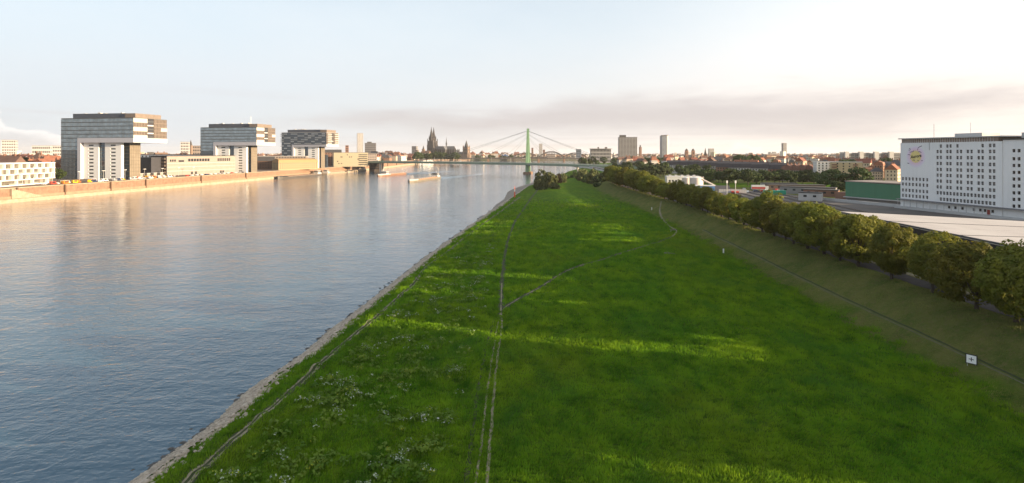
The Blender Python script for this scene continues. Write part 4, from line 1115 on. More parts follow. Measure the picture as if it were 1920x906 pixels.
for k in range(4):
    yy = 585 + k * 10; t = thing('quay_kiosk', f'small cream kiosk before the slate-ended warehouse, {ordinal(k)} from the left', 'kiosk', (quay(yy) - 20, yy, 10.6), R(80), 'kiosks on the quay'); put('wall', kb, t); put('roof', kr, t)
# ================================================================ BRIDGES, CATHEDRAL, SKYLINE
GREEN = mat('bridge_green', (0.165, 0.285, 0.165), 0.5, var=0.15, vscale=0.15, streak=0.2)
GREEND = mat('bridge_green_deck', (0.22, 0.28, 0.22), 0.6, var=0.15, vscale=0.1)
CABLE = mat('cable_green', (0.22, 0.23, 0.21), 0.5)
PX0, PY0 = AX(990, 1015), 1015.0
br = thing('cable_stayed_bridge', 'cable-stayed bridge with one green A-shaped pylon across the river', 'bridge', (PX0, PY0, 0))
# axis: left end far, right end near; deck height falls to the right
AXP = [(690, 1150, 302.3), (760, 1122, 302.9), (860, 1072, 303.8), (990, 1015, 306.0), (1080, 960, 308.3), (1165, 905, 311.0), (1230, 868, 313.0)]
axis = [Vector((AX(px, Y), Y, AZ(py, Y))) for px, Y, py in AXP]
org = Vector((PX0, PY0, 0))
def on_axis(px):
    for (a, A), (b, B) in zip(zip(AXP, axis), list(zip(AXP, axis))[1:]):
        if px <= b[0]:
            t = (px - a[0]) / (b[0] - a[0]); return A + (B - A) * t
    return axis[-1]
dirv = (axis[-1] - axis[0]); dirv.z = 0; dirv.normalize(); nrm = Vector((-dirv.y, dirv.x, 0))
if nrm.y < 0: nrm = -nrm
def deck_strip(off0, off1, dz0, dz1, name, m):
    mb = MB()
    for a, b in zip(axis, axis[1:]):
        q = [a + nrm * off0, b + nrm * off0, b + nrm * off1, a + nrm * off1]
        q = [p - org for p in q]; i = len(mb.v)
        mb.v += [(p.x, p.y, p.z + dz0) for p in q] + [(p.x, p.y, p.z + dz1) for p in q]
        for f in ((0, 3, 2, 1), (4, 5, 6, 7), (0, 1, 5, 4), (2, 3, 7, 6), (1, 2, 6, 5), (3, 0, 4, 7)): mb.f.append(tuple(i + j for j in f)); mb.mi.append(0)
    return mb.build(name, m, br)
deck_strip(-14, 14, -0.4, 0.0, 'deck', GREEND)
deck_strip(-14.2, -13.2, -3.4, 0.3, 'girder', GREEND); deck_strip(13.2, 14.2, -3.4, 0.3, 'girder', GREEND)
rl = MB()
for off in (-14, 14):
    for a, b in zip(axis, axis[1:]):
        rl.tube([a + nrm * off - org + Vector((0, 0, 1.2)), b + nrm * off - org + Vector((0, 0, 1.2))], .09, 4)
        n = int((b - a).length / 6)
        for k in range(n):
            p = a + (b - a) * (k / n) + nrm * off - org; rl.tube([p, p + Vector((0, 0, 1.2))], .06, 4)
rl.build('railing', PALE, br, 'stuff')
ztop = AZ(242, PY0)
topv = Vector((0, 0, ztop))
for s in (-1, 1):
    LD = Vector((0.16, 0.987, 0)); ft = LD * (12.5 * s)
    mb = MB(); a0 = ft + Vector((0, 0, 3.5)); a1 = topv + LD * (1.6 * s) + Vector((0, 0, -1))
    hw0, hw1 = 2.6, 1.7
    lo = [a0 + Vector((1, 0, 0)) * (sx * hw0) + LD * (sy * 2.2) for sx, sy in ((-1, -1), (1, -1), (1, 1), (-1, 1))]
    hi = [a1 + Vector((1, 0, 0)) * (sx * hw1) + LD * (sy * 1.5) for sx, sy in ((-1, -1), (1, -1), (1, 1), (-1, 1))]
    i = 0; mb.v = [tuple(p) for p in lo + hi]; mb.f = [(0, 3, 2, 1), (4, 5, 6, 7), (0, 1, 5, 4), (1, 2, 6, 5), (2, 3, 7, 6), (3, 0, 4, 7)]; mb.mi = [0] * 6
    mb.build('pylon_leg', GREEN, br)
    MB().cyl(ft.x, ft.y, -2.4, 3.6, 7.0, 6.4, 12).build('pier_foot', QST, br)
MB().box(-2.1, 2.1, -3.2, 3.2, ztop - 5, ztop + 0.6).build('pylon_head', GREEN, br)
MB().box(-1.2, 1.2, -11.5, 11.5, 14.2, 16.4).build('cross_beam', GREEN, br)
for px, dz in ((812, -3), (884, -8), (942, -12), (1165, -3.5), (1085, -9), (1040, -15)):
    for s in (-1, 1):
        a = topv + Vector((0, 0, dz)) + nrm * (1.2 * s); b = on_axis(px) - org + nrm * (12.5 * s)
        MB().tube([a, (a + b) / 2 - Vector((0, 0, .6)), b], (.20 if px in (812, 1165) else .14), 5).build('cable', CABLE, br)
for px in (716, 1150, 1180, 1215):
    p = on_axis(px) - org
    for s in (-.6, .6): MB().box(p.x - 1.6, p.x + 1.6, p.y + s * 16 - 1.6, p.y + s * 16 + 1.6, -2.4, p.z - .4).build('pier', PALE, br)
lampp = MB().tube([(0, 0, 0), (0, 0, 9)], .12, 5).mesh('lamp_post', PALE)
for k in range(14):
    p = on_axis(700 + k * 36) - org + nrm * 13; put('lamp_post', lampp, br, loc=p)
# abutment on the left bank with its dark opening
ab = thing('bridge_abutment', 'dark concrete bridge abutment at the left quay', 'abutment', (AX(703, 1165), 1165, 0), R(5))
MB().box(-10, 10, -8, 14, -2.4, 18.0).build('block', mat('abutment_concrete', (0.16, 0.13, 0.115), 0.9, var=0.4, vscale=0.2), ab)
for k in range(3): MB().box(-9, 9, -8.6, -8, 4 + k * 4.6, 7.2 + k * 4.6).build('opening', DARK, ab)
MB().box(-12, 12, -10, 16, 17.2, 18.6).build('cap_slab', PALE, ab)
# right hand approach ramp curling down to the meadow side
rp = thing('approach_ramp', 'grey road ramp on piers curling from the bridge to the right bank', 'ramp', (AX(1120, 760), 760, 8))
pth = [(1083, 980, 14.0), (1110, 880, 14.2), (1135, 800, 13.0), (1158, 735, 11.5), (1180, 690, 9.8)]
pv_ = [Vector((AX(px, Y), Y, z)) - rp.location for px, Y, z in pth]
mb = MB()
for a, b in zip(pv_, pv_[1:]):
    d = (b - a).normalized(); n = Vector((-d.y, d.x, 0)) * 6.5; i = len(mb.v)
    q = [a - n, b - n, b + n, a + n]
    mb.v += [tuple(p - Vector((0, 0, 1.4))) for p in q] + [tuple(p) for p in q]
    for f in ((0, 3, 2, 1), (4, 5, 6, 7), (0, 1, 5, 4), (2, 3, 7, 6), (1, 2, 6, 5), (3, 0, 4, 7)): mb.f.append(tuple(i + j for j in f)); mb.mi.append(0)
mb.build('deck', asph, rp)
for side in (-1, 1):
    mb = MB()
    for a, b in zip(pv_, pv_[1:]):
        d = (b - a).normalized(); n = Vector((-d.y, d.x, 0)); q = [a + n * (6.6 * side), b + n * (6.6 * side), b + n * (7.0 * side), a + n * (7.0 * side)]; i = len(mb.v)
        mb.v += [tuple(p - Vector((0, 0, 1.2))) for p in q] + [tuple(p + Vector((0, 0, .9))) for p in q]
        for f in ((0, 3, 2, 1), (4, 5, 6, 7), (0, 1, 5, 4), (2, 3, 7, 6), (1, 2, 6, 5), (3, 0, 4, 7)): mb.f.append(tuple(i + j for j in f)); mb.mi.append(0)
    mb.build('parapet', PALE, rp)
for p in pv_[:-1]: MB().cyl(p.x, p.y, -9, p.z - 1.3, 1.6, 1.6, 10).build('pier', PALE, rp)
# red and white river beacon
bx, by = G(965, 371, 2.0)
b_ = thing('river_beacon', 'red and white striped beacon on the gravel spit', 'beacon', (bx, by, drop(bx, by) - .1))
for k in range(5): MB().cyl(0, 0, k * 1.5, k * 1.5 + 1.5, .62 - k * .08, .54 - k * .08, 10).build('stripe', mat('beacon_red', (0.60, 0.10, 0.04), 0.5) if k != 3 else WHITE, b_)
MB().cyl(0, 0, 7.5, 8.6, .25, .05, 8).build('topmark', mat('beacon_red', (0.55, 0.06, 0.03)), b_)
# gravel spit
sp_ = [(G(x, y, 0.35)) for x, y in ((918, 399), (930, 384), (945, 374), (952, 360), (965, 353), (985, 347), (1004, 341), (1000, 349), (985, 357), (965, 374), (945, 390))]
MB().prism([(x, y) for x, y in sp_], -1.5, 0.45).build('gravel_spit', mat('gravel', (0.24, 0.21, 0.18), 0.95, col2=(0.16, 0.14, 0.12), vscale=0.5, bump=.1), kind='structure')
# second bridge: long dark girder beyond
gb = thing('girder_bridge', 'long dark steel girder bridge beyond the pylon', 'bridge', (0, 2180, 0))
STEEL = mat('dark_steel', (0.075, 0.065, 0.062), 0.7, var=0.2)
xs_ = np.linspace(AX(858, 2180), AX(1105, 2180), 25); g = MB()
for a, b in zip(xs_, xs_[1:]):
    u = lambda x: (x - xs_[0]) / (xs_[-1] - xs_[0])
    dep = lambda x: 3.2 + 4.0 * abs(math.sin(u(x) * math.pi * 3)) ** 0.01 - 3.2 * abs(math.sin(u(x) * math.pi * 3))
    za, zb_ = 19.5 - 2.5 * (2 * u(a) - 1) ** 2, 19.5 - 2.5 * (2 * u(b) - 1) ** 2
    g.v += []; i = len(g.v)
    g.v += [(a, 0, za - dep(a)), (b, 0, zb_ - dep(b)), (b, 22, zb_ - dep(b)), (a, 22, za - dep(a)), (a, 0, za), (b, 0, zb_), (b, 22, zb_), (a, 22, za)]
    for f in ((0, 3, 2, 1), (4, 5, 6, 7), (0, 1, 5, 4), (1, 2, 6, 5), (2, 3, 7, 6), (3, 0, 4, 7)): g.f.append(tuple(i + j for j in f)); g.mi.append(0)
g.build('girder', STEEL, gb)
for px in (915, 1010): MB().box(AX(px, 2180) - 4, AX(px, 2180) + 4, 0, 24, -2.4, 13.5).build('pier', QST, gb)
# third bridge: three steel arches
ar = thing('arch_bridge', 'steel railway bridge of three arches far behind the pylon', 'bridge', (0, 2560, 0))
xa = [AX(p, 2560) for p in (962, 1010, 1058, 1100)]
MB().box(xa[0] - 30, xa[-1] + 20, 0, 26, 16.5, 19.5).build('deck', STEEL, ar)
for k, (a, b) in enumerate(zip(xa, xa[1:])):
    hgt = (18, 24, 18)[k]
    for yy in (0, 26):
        pts_ = [Vector((a + (b - a) * j / 16, yy, 19 + hgt * (1 - (2 * j / 16 - 1) ** 2))) for j in range(17)]
        m = MB().tube(pts_, 1.3, 5)
        for p in pts_[1:-1]: m.tube([p, (p.x, p.y, 19)], .5, 4)
        lo_ = [p - Vector((0, 0, 4.0 * (1 - abs(2 * j / 16 - 1)) + 1.5)) for j, p in enumerate(pts_)]
        m.tube(lo_[2:-2], .8, 4)
        for j in range(2, 14): m.tube([lo_[j], pts_[j + 1]], .4, 4)
        m.build('arch', STEEL, ar)
for x in xa: MB().box(x - 4, x + 4, -2, 28, -2.4, 17).build('pier', QST, ar)
# ---------------------------------------------------------------- cathedral
DST = mat('cathedral_stone', (0.042, 0.041, 0.048), 0.9, col2=(0.078, 0.068, 0.066), vscale=0.06, bump=0.8, bscale=0.25)
DRF = mat('cathedral_lead_roof', (0.115, 0.12, 0.135), 0.7, var=0.2, vscale=0.1)
DY = 2950.0
dm_ = thing('gothic_cathedral', 'dark twin-spired gothic cathedral on the left bank', 'cathedral', (AX(811, DY), DY, 9.0), R(-16))
def pinn(mb, x, y, z, h, r): mb.frustum(x - r, x + r, y - r, y + r, z, z + h * .45, 0, 0); mb.frustum(x - r, x + r, y - r, y + r, z + h * .45, z + h, r * .94, r * .94)
# local x = east along the nave, y = north; towers at the west front
for ty in (-14.5, 14.5):
    mb = MB(); z = 0
    for k, (h, r) in enumerate(((28, 15.0), (30, 14.0), (30, 12.8))):
        mb.box(-r, r, ty - r, ty + r, z, z + h)
        for sx in (-1, 1):
            for sy in (-1, 1): mb.box(sx * r - 2.4, sx * r + 2.4, ty + sy * r - 2.4, ty + sy * r + 2.4, z, z + h * 1.04); pinn(mb, sx * (r + 1.2), ty + sy * (r + 1.2), z + h * 1.0, 13, 1.5)
        z += h
    tw_ = mb.build('tower', DST, dm_)
    lan = MB()
    for k in range(3):
        for f in range(3):
            q = -7 + f * 7
            lan.box(q - 1.5, q + 1.5, ty - 15.2 + k * 1.1, ty - 14.6 + k * 1.1, 6 + k * 29, 24 + k * 29); lan.box(15.2 - k * 1.1 - .6, 15.2 - k * 1.1, ty + q - 1.5, ty + q + 1.5, 6 + k * 29, 24 + k * 29)
    lan.build('lancet_openings', DARK, tw_, 'stuff')
    s2 = MB(); s2.cyl(0, ty, 88, 102, 11.2, 9.6, 8, R(22.5)); s2.cyl(0, ty, 102, 153, 9.4, .6, 8, R(22.5)); s2.cyl(0, ty, 153, 158, 1.6, .2, 6)
    for k in range(8):
        a = R(22.5 + 45 * k); pinn(s2, 11 * math.cos(a), ty + 11 * math.sin(a), 90, 26, 1.5)
        for j in range(7):
            rr = 9.4 * (1 - (j + .5) / 7) + .5; zz = 102 + 51 * (j + .5) / 7; s2.box(rr * math.cos(a) - .7, rr * math.cos(a) + .7, ty + rr * math.sin(a) - .7, ty + rr * math.sin(a) + .7, zz, zz + 1.6)
    s2.build('spire', DST, dm_)
MB().box(-12, 12, -3, 3, 0, 62).build('west_gable', DST, dm_)
MB().box(14, 118, -8, 8, 0, 44).build('nave', DST, dm_)
MB().box(14, 112, -22, 22, 0, 20).build('aisle', DST, dm_)
MB().gable(14, 118, -8, 8, 44, 61, .5).build('nave_roof', DRF, dm_)
tsp = MB(); tsp.box(66, 84, -38, 38, 0, 44); tsp.build('transept', DST, dm_)
rf = MB(); i = 0; rf.v = [(65.5, -38.4, 44), (84.5, -38.4, 44), (84.5, 38.4, 44), (65.5, 38.4, 44), (75, -38.4, 61), (75, 38.4, 61)]; rf.f = [(0, 1, 4), (2, 3, 5), (1, 2, 5, 4), (3, 0, 4, 5), (0, 3, 2, 1)]; rf.mi = [0] * 5
rf.build('transept_roof', DRF, dm_)
ap = MB(); ap.cyl(118, 0, 0, 44, 9, 9, 12); ap.cyl(118, 0, 44, 60, 9.2, .3, 12); ap.cyl(118, 0, 0, 20, 24, 24, 14); ap.build('choir_apse', DST, dm_)
bt = MB()
for k in range(9):
    x = 22 + k * 11
    if 62 < x < 88: continue
    for s in (-1, 1):
        bt.box(x - 1.2, x + 1.2, s * 22 - 1.8, s * 22 + 1.8, 0, 34); pinn(bt, x, s * 22, 34, 14, 1.3); bt.box(x - 1.1, x + 1.1, s * 14.5 - 1.2, s * 14.5 + 1.2, 20, 38); pinn(bt, x, s * 14.5, 38, 10, 1.0)
        bt.tube([(x, s * 22, 31), (x, s * 8, 41)], .9, 4); pinn(bt, x, s * 8.3, 44, 8, .9)
for k in range(7):
    a = R(-75 + k * 25); x, y = 118 + 24 * math.cos(a), 24 * math.sin(a); bt.box(x - 1.5, x + 1.5, y - 1.5, y + 1.5, 0, 34); pinn(bt, x, y, 34, 14, 1.3); bt.tube([(x, y, 31), (118 + 9 * math.cos(a), 9 * math.sin(a), 41)], .9, 4)
bt.build('flying_buttresses', DST, dm_, 'stuff')
fl_ = MB(); fl_.cyl(75, 0, 58, 76, 3.4, 3.0, 8); fl_.cyl(75, 0, 76, 108, 3.2, .2, 8)
for k in range(8): pinn(fl_, 75 + 3.4 * math.cos(k * .785), 3.4 * math.sin(k * .785), 68, 14, .6)
fl_.build('crossing_spire', DRF, dm_)
wn_ = MB()
for k in range(9):
    x = 16.5 + k * 11 + 0
    if 60 < x < 86: continue
    wn_.box(x + 2, x + 9, -8.25, -8.05, 24, 41); wn_.box(x + 2, x + 9, -22.25, -22.05, 5, 17)
wn_.box(70, 80, -38.3, -38.05, 8, 38); wn_.build('tracery_windows', DARK, dm_, 'stuff')
# romanesque church with the square tower and corner turrets
SY = 2450.0
RST = mat('romanesque_stone', (0.27, 0.19, 0.14), 0.9, col2=(0.19, 0.13, 0.10), vscale=0.1)
sm = thing('romanesque_church', 'stout square church tower with four turrets right of the cathedral', 'church', (AX(874.5, SY), SY, 9.5), R(-18))
MB().box(-9.5, 9.5, -9.5, 9.5, 0, 49).build('tower', RST, sm)
for sx in (-1, 1):
    for sy in (-1, 1): MB().cyl(sx * 9.5, sy * 9.5, 0, 52, 3.0, 3.0, 8).cyl(sx * 9.5, sy * 9.5, 52, 60, 3.2, .2, 8).build('corner_turret', RST, sm)
MB().cyl(0, 0, 49, 80, 9.5, .2, 8, R(22.5)).build('spire', ROOFD, sm)
op = MB()
for z in (22, 36):
    for k in (-5, 0, 5): op.box(k - 1, k + 1, -9.75, -9.45, z, z + 8); op.box(9.45, 9.75, k - 1, k + 1, z, z + 8)
op.build('arched_openings', DARK, sm, 'stuff')
MB().box(-34, -9.6, -8, 8, 0, 22).build('nave', RST, sm); MB().gable(-34, -9.6, -8, 8, 22, 30, .4).build('nave_roof', ROOFD, sm)
MB().cyl(13, 0, 0, 20, 8, 8, 10).cyl(13, 0, 20, 26, 8.3, .3, 10).build('apse', RST, sm)
# ---------------------------------------------------------------- skyline towers
SCN = {}
def tower(name, label, px0, px1, ptop, Y, m, storeys=18, bays=8, rz=0.0, D=None, top=None, z0=9.0, glass=None):
    W = (px1 - px0) / F * Y; H = AZ(ptop, Y) - z0; D = D or W * .8
    t = building(name, label, (AX((px0 + px1) / 2, Y), Y + D / 2, z0), rz, W, D, H, m, (bays, storeys, W / bays * .62, H / storeys * .5, 2, .6), (max(3, bays // 2), storeys, D / max(3, bays // 2) * .6, H / storeys * .5, 2, .6), glass=glass or GLASSW, roofm=ROOFD)
    SCN[name] = t
    if top: MB().box(-W * top[0], W * top[1], -D * .3, D * .3, H + .5, H + .5 + top[2]).build('roof_plant', ROOFD, t)
    return t
GREYT = mat('grey_facade', (0.26, 0.25, 0.25), 0.7, var=0.12, vscale=0.05)
PALET = mat('pale_facade', (0.46, 0.44, 0.43), 0.7, var=0.1, vscale=0.05)
WARMT = mat('warm_facade', (0.36, 0.27, 0.21), 0.8, var=0.12, vscale=0.05)
BRKT = mat('brick_facade', (0.26, 0.14, 0.10), 0.9, var=0.2, vscale=0.1)
tower('white_glass_tower', 'slim white glass tower far behind the third crane tower', 668.5, 679, 250, 3300, PALET, 24, 4, R(20), 30)
tower('dark_slab_block', 'dark grey office block right of the slim white tower', 683, 703, 268.5, 2300, mat('dark_grey_facade', (0.14, 0.135, 0.145), 0.7, var=0.1), 9, 10, R(10), 30, (.3, .1, 5))
tower('brick_stair_tower', 'narrow brick tower left of the dark office block', 647, 653, 273, 1500, BRKT, 8, 2, R(15))
tower('old_town_high_rise', 'grey high-rise left of the cathedral above the old town roofs', 772.5, 781.5, 274.5, 2200, GREYT, 9, 5, R(-12), 16)
tower('old_town_lower_block', 'sunlit lower block attached right of the old town high-rise', 778, 784, 281, 2150, CREAM, 7, 4, R(-12), 14)
tower('slab_tower', 'broad grey slab high-rise with stepped top on the right bank', 1161, 1195, 257.5, 1700, GREYT, 20, 12, R(-4), 20, (.44, -.1, 6), 8.5)
tower('round_glass_tower', 'tall rounded glass tower right of the slab high-rise', 1240.5, 1250, 255, 2300, mat('blue_glass_facade', (0.22, 0.25, 0.29), 0.3, metal=0.4, var=0.2, vscale=0.05), 28, 6, R(10), 22, (.4, .4, 2.5))
rt = SCN['round_glass_tower']; MB().cyl(14, 6, 0, 96, 9, 9, 16).build('stair_core', PALET, rt); MB().cyl(14, 6, 96, 98, 9.4, 9.4, 16).build('core_cap', ROOFD, rt)
tower('clinker_tower', 'slim brick exhibition tower between slab and glass tower', 1199, 1203, 276, 2500, BRKT, 12, 2, R(12), 9, (.2, .2, 8))
tower('riverside_office', 'wide low office building with overhanging roof left of the slab high-rise', 1108, 1146, 279.5, 1600, GREYT, 4, 14, R(-3), 22, None, 8.5)
ro = SCN['riverside_office']; hz_ = AZ(279.5, 1600) - 8.5 + .55; MB().box(-31, 31, -15, 15, hz_, hz_ + .8).build('canopy_roof', PALET, ro); MB().box(-8, -4, -4, 4, hz_ + .8, hz_ + 4.5).build('vent_box', ROOFD, ro); MB().box(12, 18, -4, 4, hz_ + .8, hz_ + 4.5).build('vent_box', ROOFD, ro)
tower('bridgehead_tower', 'pale high-rise seen between the right hand cables', 1011, 1017, 270, 3000, PALET, 16, 4, 0, 18)
tower('bridge_gate_tower', 'small dark tower right of the pylon on the far bank', 996.5, 1000, 277.5, 2620, BRKT, 6, 2)
tower('white_cube_block', 'white cube-like high-rise at the right end of the arch bridge', 1081, 1090, 280, 2400, PALET, 6, 5, R(-15), 20)
tower('station_turret', 'small brown tower with pointed cap by the arch bridge', 1018, 1022, 281, 2640, BRKT, 4, 2)
tower('old_customs_house', 'cream block with corner turrets under the arch bridge', 1026, 1041, 288.5, 2500, CREAM, 3, 7)
tower('far_grey_tower', 'pale grey tower right of the twin church towers', 1330, 1339, 279, 2600, PALET, 14, 5, 0, 16)
tower('far_slim_tower', 'slender grey tower on the right horizon', 1468, 1475, 268.5, 3000, GREYT, 26, 3, R(8), 16)
tower('far_twin_block', 'small pale high-rise left of the slender tower', 1444, 1449, 288 - 1, 3300, PALET, 7, 3)
tower('far_twin_block', 'taller pale high-rise just left of the slender tower', 1449.5, 1455.5, 285, 3300, PALET, 8, 3)
tower('left_edge_block', 'white high-rise on the horizon at the left edge', 1, 22, 263, 1500, PALET, 8, 6, R(30), 22)
tower('left_white_block', 'white block behind the left edge roofs', 60, 88, 273.5, 1600, PALET, 4, 9, R(25), 18)
tower('left_white_block', 'white block just left of the nearest crane tower on the horizon', 97, 116, 273.5, 1500, PALET, 5, 7, R(25), 18)
tower('mid_white_block', 'white tower block between the first two crane towers on the horizon', 337, 351, 266.5, 1700, PALET, 7, 5, R(20), 18)
tower('mid_long_block', 'long pale block left of the middle crane tower on the horizon', 352, 381, 273.5, 1750, CREAM, 5, 10, R(15), 16)
ch = thing('pointed_church', 'small pointed church spire between the first two crane towers', 'church', (AX(359.5, 1750), 1745, 9)); MB().box(-3.5, 3.5, -3.5, 3.5, 0, 50).build('tower', RST, ch); MB().cyl(0, 0, 50, 66, 5, .2, 6).build('spire', ROOFD, ch)
t = thing('twin_towered_church', 'brown church with twin domed towers on the right skyline', 'church', (AX(1293.4, 1900), 1900, 8.5)); W = 2.6 / F * 1900
for px in (1287.3, 1299.6):
    dx = (px - 1293.4) / F * 1900
    MB().box(dx - W, dx + W, -W, W, 0, 35).build('tower', BRKT, t); MB().cyl(dx, 0, 35, 39, W * 1.2, W * .7, 8).cyl(dx, 0, 39, 42, W * .7, .2, 8).build('dome', ROOFD, t)
    o_ = MB()
    for z in (12, 24): o_.box(dx - 1.5, dx + 1.5, -W - .2, -W + .05, z, z + 6)
    o_.build('bell_openings', DARK, t, 'stuff')
MB().box(-9, 9, 4.6, 40, 0, 15).build('nave', BRKT, t); MB().gable(-9, 9, 4.6, 40, 15, 22, .3).build('nave_roof', ROOFD, t)
t = thing('spired_church', 'slim brick church spire left of the pale grey tower', 'church', (AX(1322.5, 1800), 1800, 8.5)); MB().box(-4, 4, -4, 4, 0, 22).build('tower', BRKT, t); MB().cyl(0, 0, 22, 44, 4.4, .1, 8).build('spire', ROOFD, t); MB().box(-3.6, 3.6, 4, 26, 0, 14).gable(-3.6, 3.6, 4, 26, 14, 19).build('nave', BRKT, t)
t = thing('town_hall_tower', 'brown stepped town hall tower left of the cathedral', 'tower', (AX(794, 2300), 2300, 9.5), R(-10)); MB().box(-7.5, 7.5, -7, 7, 0, 33).build('shaft', RST, t); MB().box(-5, 5, -5, 5, 33, 42).build('upper_stage', RST, t); MB().cyl(0, 0, 42, 56, 4.6, .1, 8).build('spire', ROOFD, t)
# blue musical tent with white ribs
t = thing('blue_tent_hall', 'blue tent-like hall with pale ribs behind the girder bridge', 'hall', (AX(947, 2620), 2620, 9.5))
mb = MB()
for k in range(24):
    for j in range(6):
        p = lambda a, b: (22 * math.cos(math.pi * b / 12), 16 * math.sin(math.pi * b / 12), 0)
        P_ = lambda a, b: (22 * math.cos(2 * math.pi * b / 24) * math.cos(a * math.pi / 12), 18 * math.sin(2 * math.pi * b / 24) * math.cos(a * math.pi / 12), 20 * math.sin(a * math.pi / 12))
        mb.face([P_(j, k), P_(j, k + 1), P_(j + 1, k + 1), P_(j + 1, k)])
mb.build('shell', mat('blue_tent', (0.06, 0.12, 0.26), 0.5), t)
for k in range(6):
    a = 2 * math.pi * k / 6; MB().tube([(24 * math.cos(a), 20 * math.sin(a), 0), (15 * math.cos(a), 12 * math.sin(a), 19), (0, 0, 24)], .8, 5).build('rib', WHITE, t)
# far slab complex of four pale shafts with broad wings
t = thing('slab_complex', 'long grey slab complex with pale shafts on the right horizon', 'building', (AX(1640, 1500), 1500, 9))
u = 1500 / F
for k, (a, b) in enumerate(((1584, 1605), (1607, 1632), (1636, 1660), (1664, 1690), (1692, 1712))):
    MB().box((a - 1640) * u, (b - 1640) * u, 6, 24, 0, AZ(287.5, 1500) - 9 + (1.5 if k % 2 else 0)).build('wing', GREYT, t)
    w2 = MB()
    for z in range(6): w2.box((a - 1640) * u + 1, (b - 1640) * u - 1, 5.8, 6.05, 3 + z * 4, 5 + z * 4)
    w2.build('window_band', GLASSW, t, 'stuff')
for a, b in ((1585, 1592), (1612, 1619.5), (1640, 1648), (1668, 1676)): MB().box((a - 1640) * u, (b - 1640) * u, 0, 8, 0, AZ(284.5, 1500) - 9).build('shaft', PALET, t)
# ---------------------------------------------------------------- houses of the town, one object each
RT = [mat('roof_tile_red', (0.25, 0.10, 0.065), 0.9, var=0.3, vscale=0.3, perobj=0.2), mat('roof_tile_brown', (0.15, 0.09, 0.07), 0.9, var=0.3, vscale=0.3, perobj=0.2), mat('roof_slate', (0.085, 0.085, 0.095), 0.85, var=0.3, vscale=0.3, perobj=0.2)]
WT = [mat('house_white', (0.60, 0.56, 0.52), 0.9, var=0.1, perobj=0.1), mat('house_cream', (0.52, 0.42, 0.32), 0.9, var=0.1, perobj=0.12), mat('house_brick', (0.30, 0.17, 0.12), 0.9, var=0.2, perobj=0.15), mat('house_grey', (0.36, 0.34, 0.33), 0.9, var=0.1, perobj=0.12)]
WN = ['white', 'cream', 'brick', 'grey']; RN = ['red-roofed', 'brown-roofed', 'slate-roofed']
HP = []
def house_proto(k):
    rg = random.Random(k); W, D, H = rg.choice((11, 14, 18, 26)), rg.uniform(9, 12), rg.choice((8, 10.5, 13))
    wi, ri = rg.randrange(4), rg.randrange(3); kind = rg.choice(('gable', 'gable', 'hip', 'mansard', 'flat'))
    return building('town_house', '-', (0, -900, -50), 0, W, D, H, WT[wi], (int(W / 2.6), int(H / 3), 1.1, 1.5), (3, int(H / 3), 1.1, 1.5), kind, RT[ri] if kind != 'flat' else PALE, rg.uniform(4, 6.5), chimneys=2 if kind != 'flat' else 0, dormers=3 if kind == 'mansard' else 0), WN[wi], RN[ri] if kind != 'flat' else 'flat-roofed', max(W, D)
HP = [house_proto(k) for k in range(16)]
HUSED = set()
def houses(n, px0, px1, Y0, Y1, z, where, group, rz0=0, seed=0, sc=(.9, 1.25), avoid=None, flat=True):
    rg = random.Random(seed); placed = []
    tries = 0
    while len(placed) < n and tries < n * 40:
        tries += 1
        Y = rg.uniform(Y0, Y1); px = rg.uniform(px0, px1); x = AX(px, Y)
        k = rg.randrange(16); p, wn2, rn2, sz = HP[k]; s = rg.uniform(*sc)
        if any(math.hypot(x - a, Y - b) < (sz * s + c) * .42 for a, b, c in placed): continue
        if avoid and avoid(x, Y): continue
        if not flat and rn2 == 'flat-roofed': continue
        placed.append((x, Y, sz * s))
        q = dup(p, (x, Y, z), rz0 + rg.choice((0, 0, R(90), R(-12), R(78))) + rg.uniform(-.1, .1), (s, s, s * rg.uniform(.9, 1.2)), f'{rn2} {wn2} house {where}', group)
def clear_left(x, y): return x > quay(y) - 42 or any(abs(x - c[0]) < 70 and abs(y - c[1]) < 40 for c in ((AX(200, 580), 580), (AX(430, 780), 780), (AX(575, 985), 985), (AX(350, 700), 720), (AX(350, 740), 800), (AX(470, 930), 935)))
houses(52, -10, 112, 470, 1150, 10.4, 'among the red roofs at the left edge', 'houses at the left edge', R(-10), 1, avoid=clear_left)
houses(26, 262, 385, 860, 1500, 10.4, 'behind the long white row', 'houses behind the white row', R(-10), 2, avoid=clear_left)
houses(24, 420, 530, 980, 1600, 10.4, 'between the second and third crane towers', 'houses between the rear crane towers', R(-10), 3, avoid=clear_left)
houses(34, 560, 700, 1200, 1750, 10.4, 'behind the pale yellow warehouse', 'houses behind the yellow warehouse', R(15), 4, avoid=clear_left)
houses(44, 700, 860, 1650, 2350, 10.4, 'in the old town left of the cathedral', 'old town houses', R(-10), 5, (1.1, 1.7), avoid=lambda x, y: x > quay(y) - 30)
houses(34, 862, 992, 2725, 2850, 9.2, 'on the far bank left of the pylon', 'far bank houses', 0, 6, (1.2, 1.8))
houses(34, 1150, 1330, 950, 1700, 8.2, 'between trees left of the twin church towers', 'right bank houses behind the grove', R(20), 7)
houses(60, 1330, 1600, 760, 1500, 8.2, 'behind the long apartment row', 'right bank houses behind the apartment row', R(-25), 8)
houses(24, 1612, 1690, 560, 1050, 8.2, 'left of the white mill', 'houses left of the mill', R(-25), 9, flat=False)
for p, *_ in HP:
    for c in list(p.children): bpy.data.objects.remove(c)
    bpy.data.objects.remove(p)
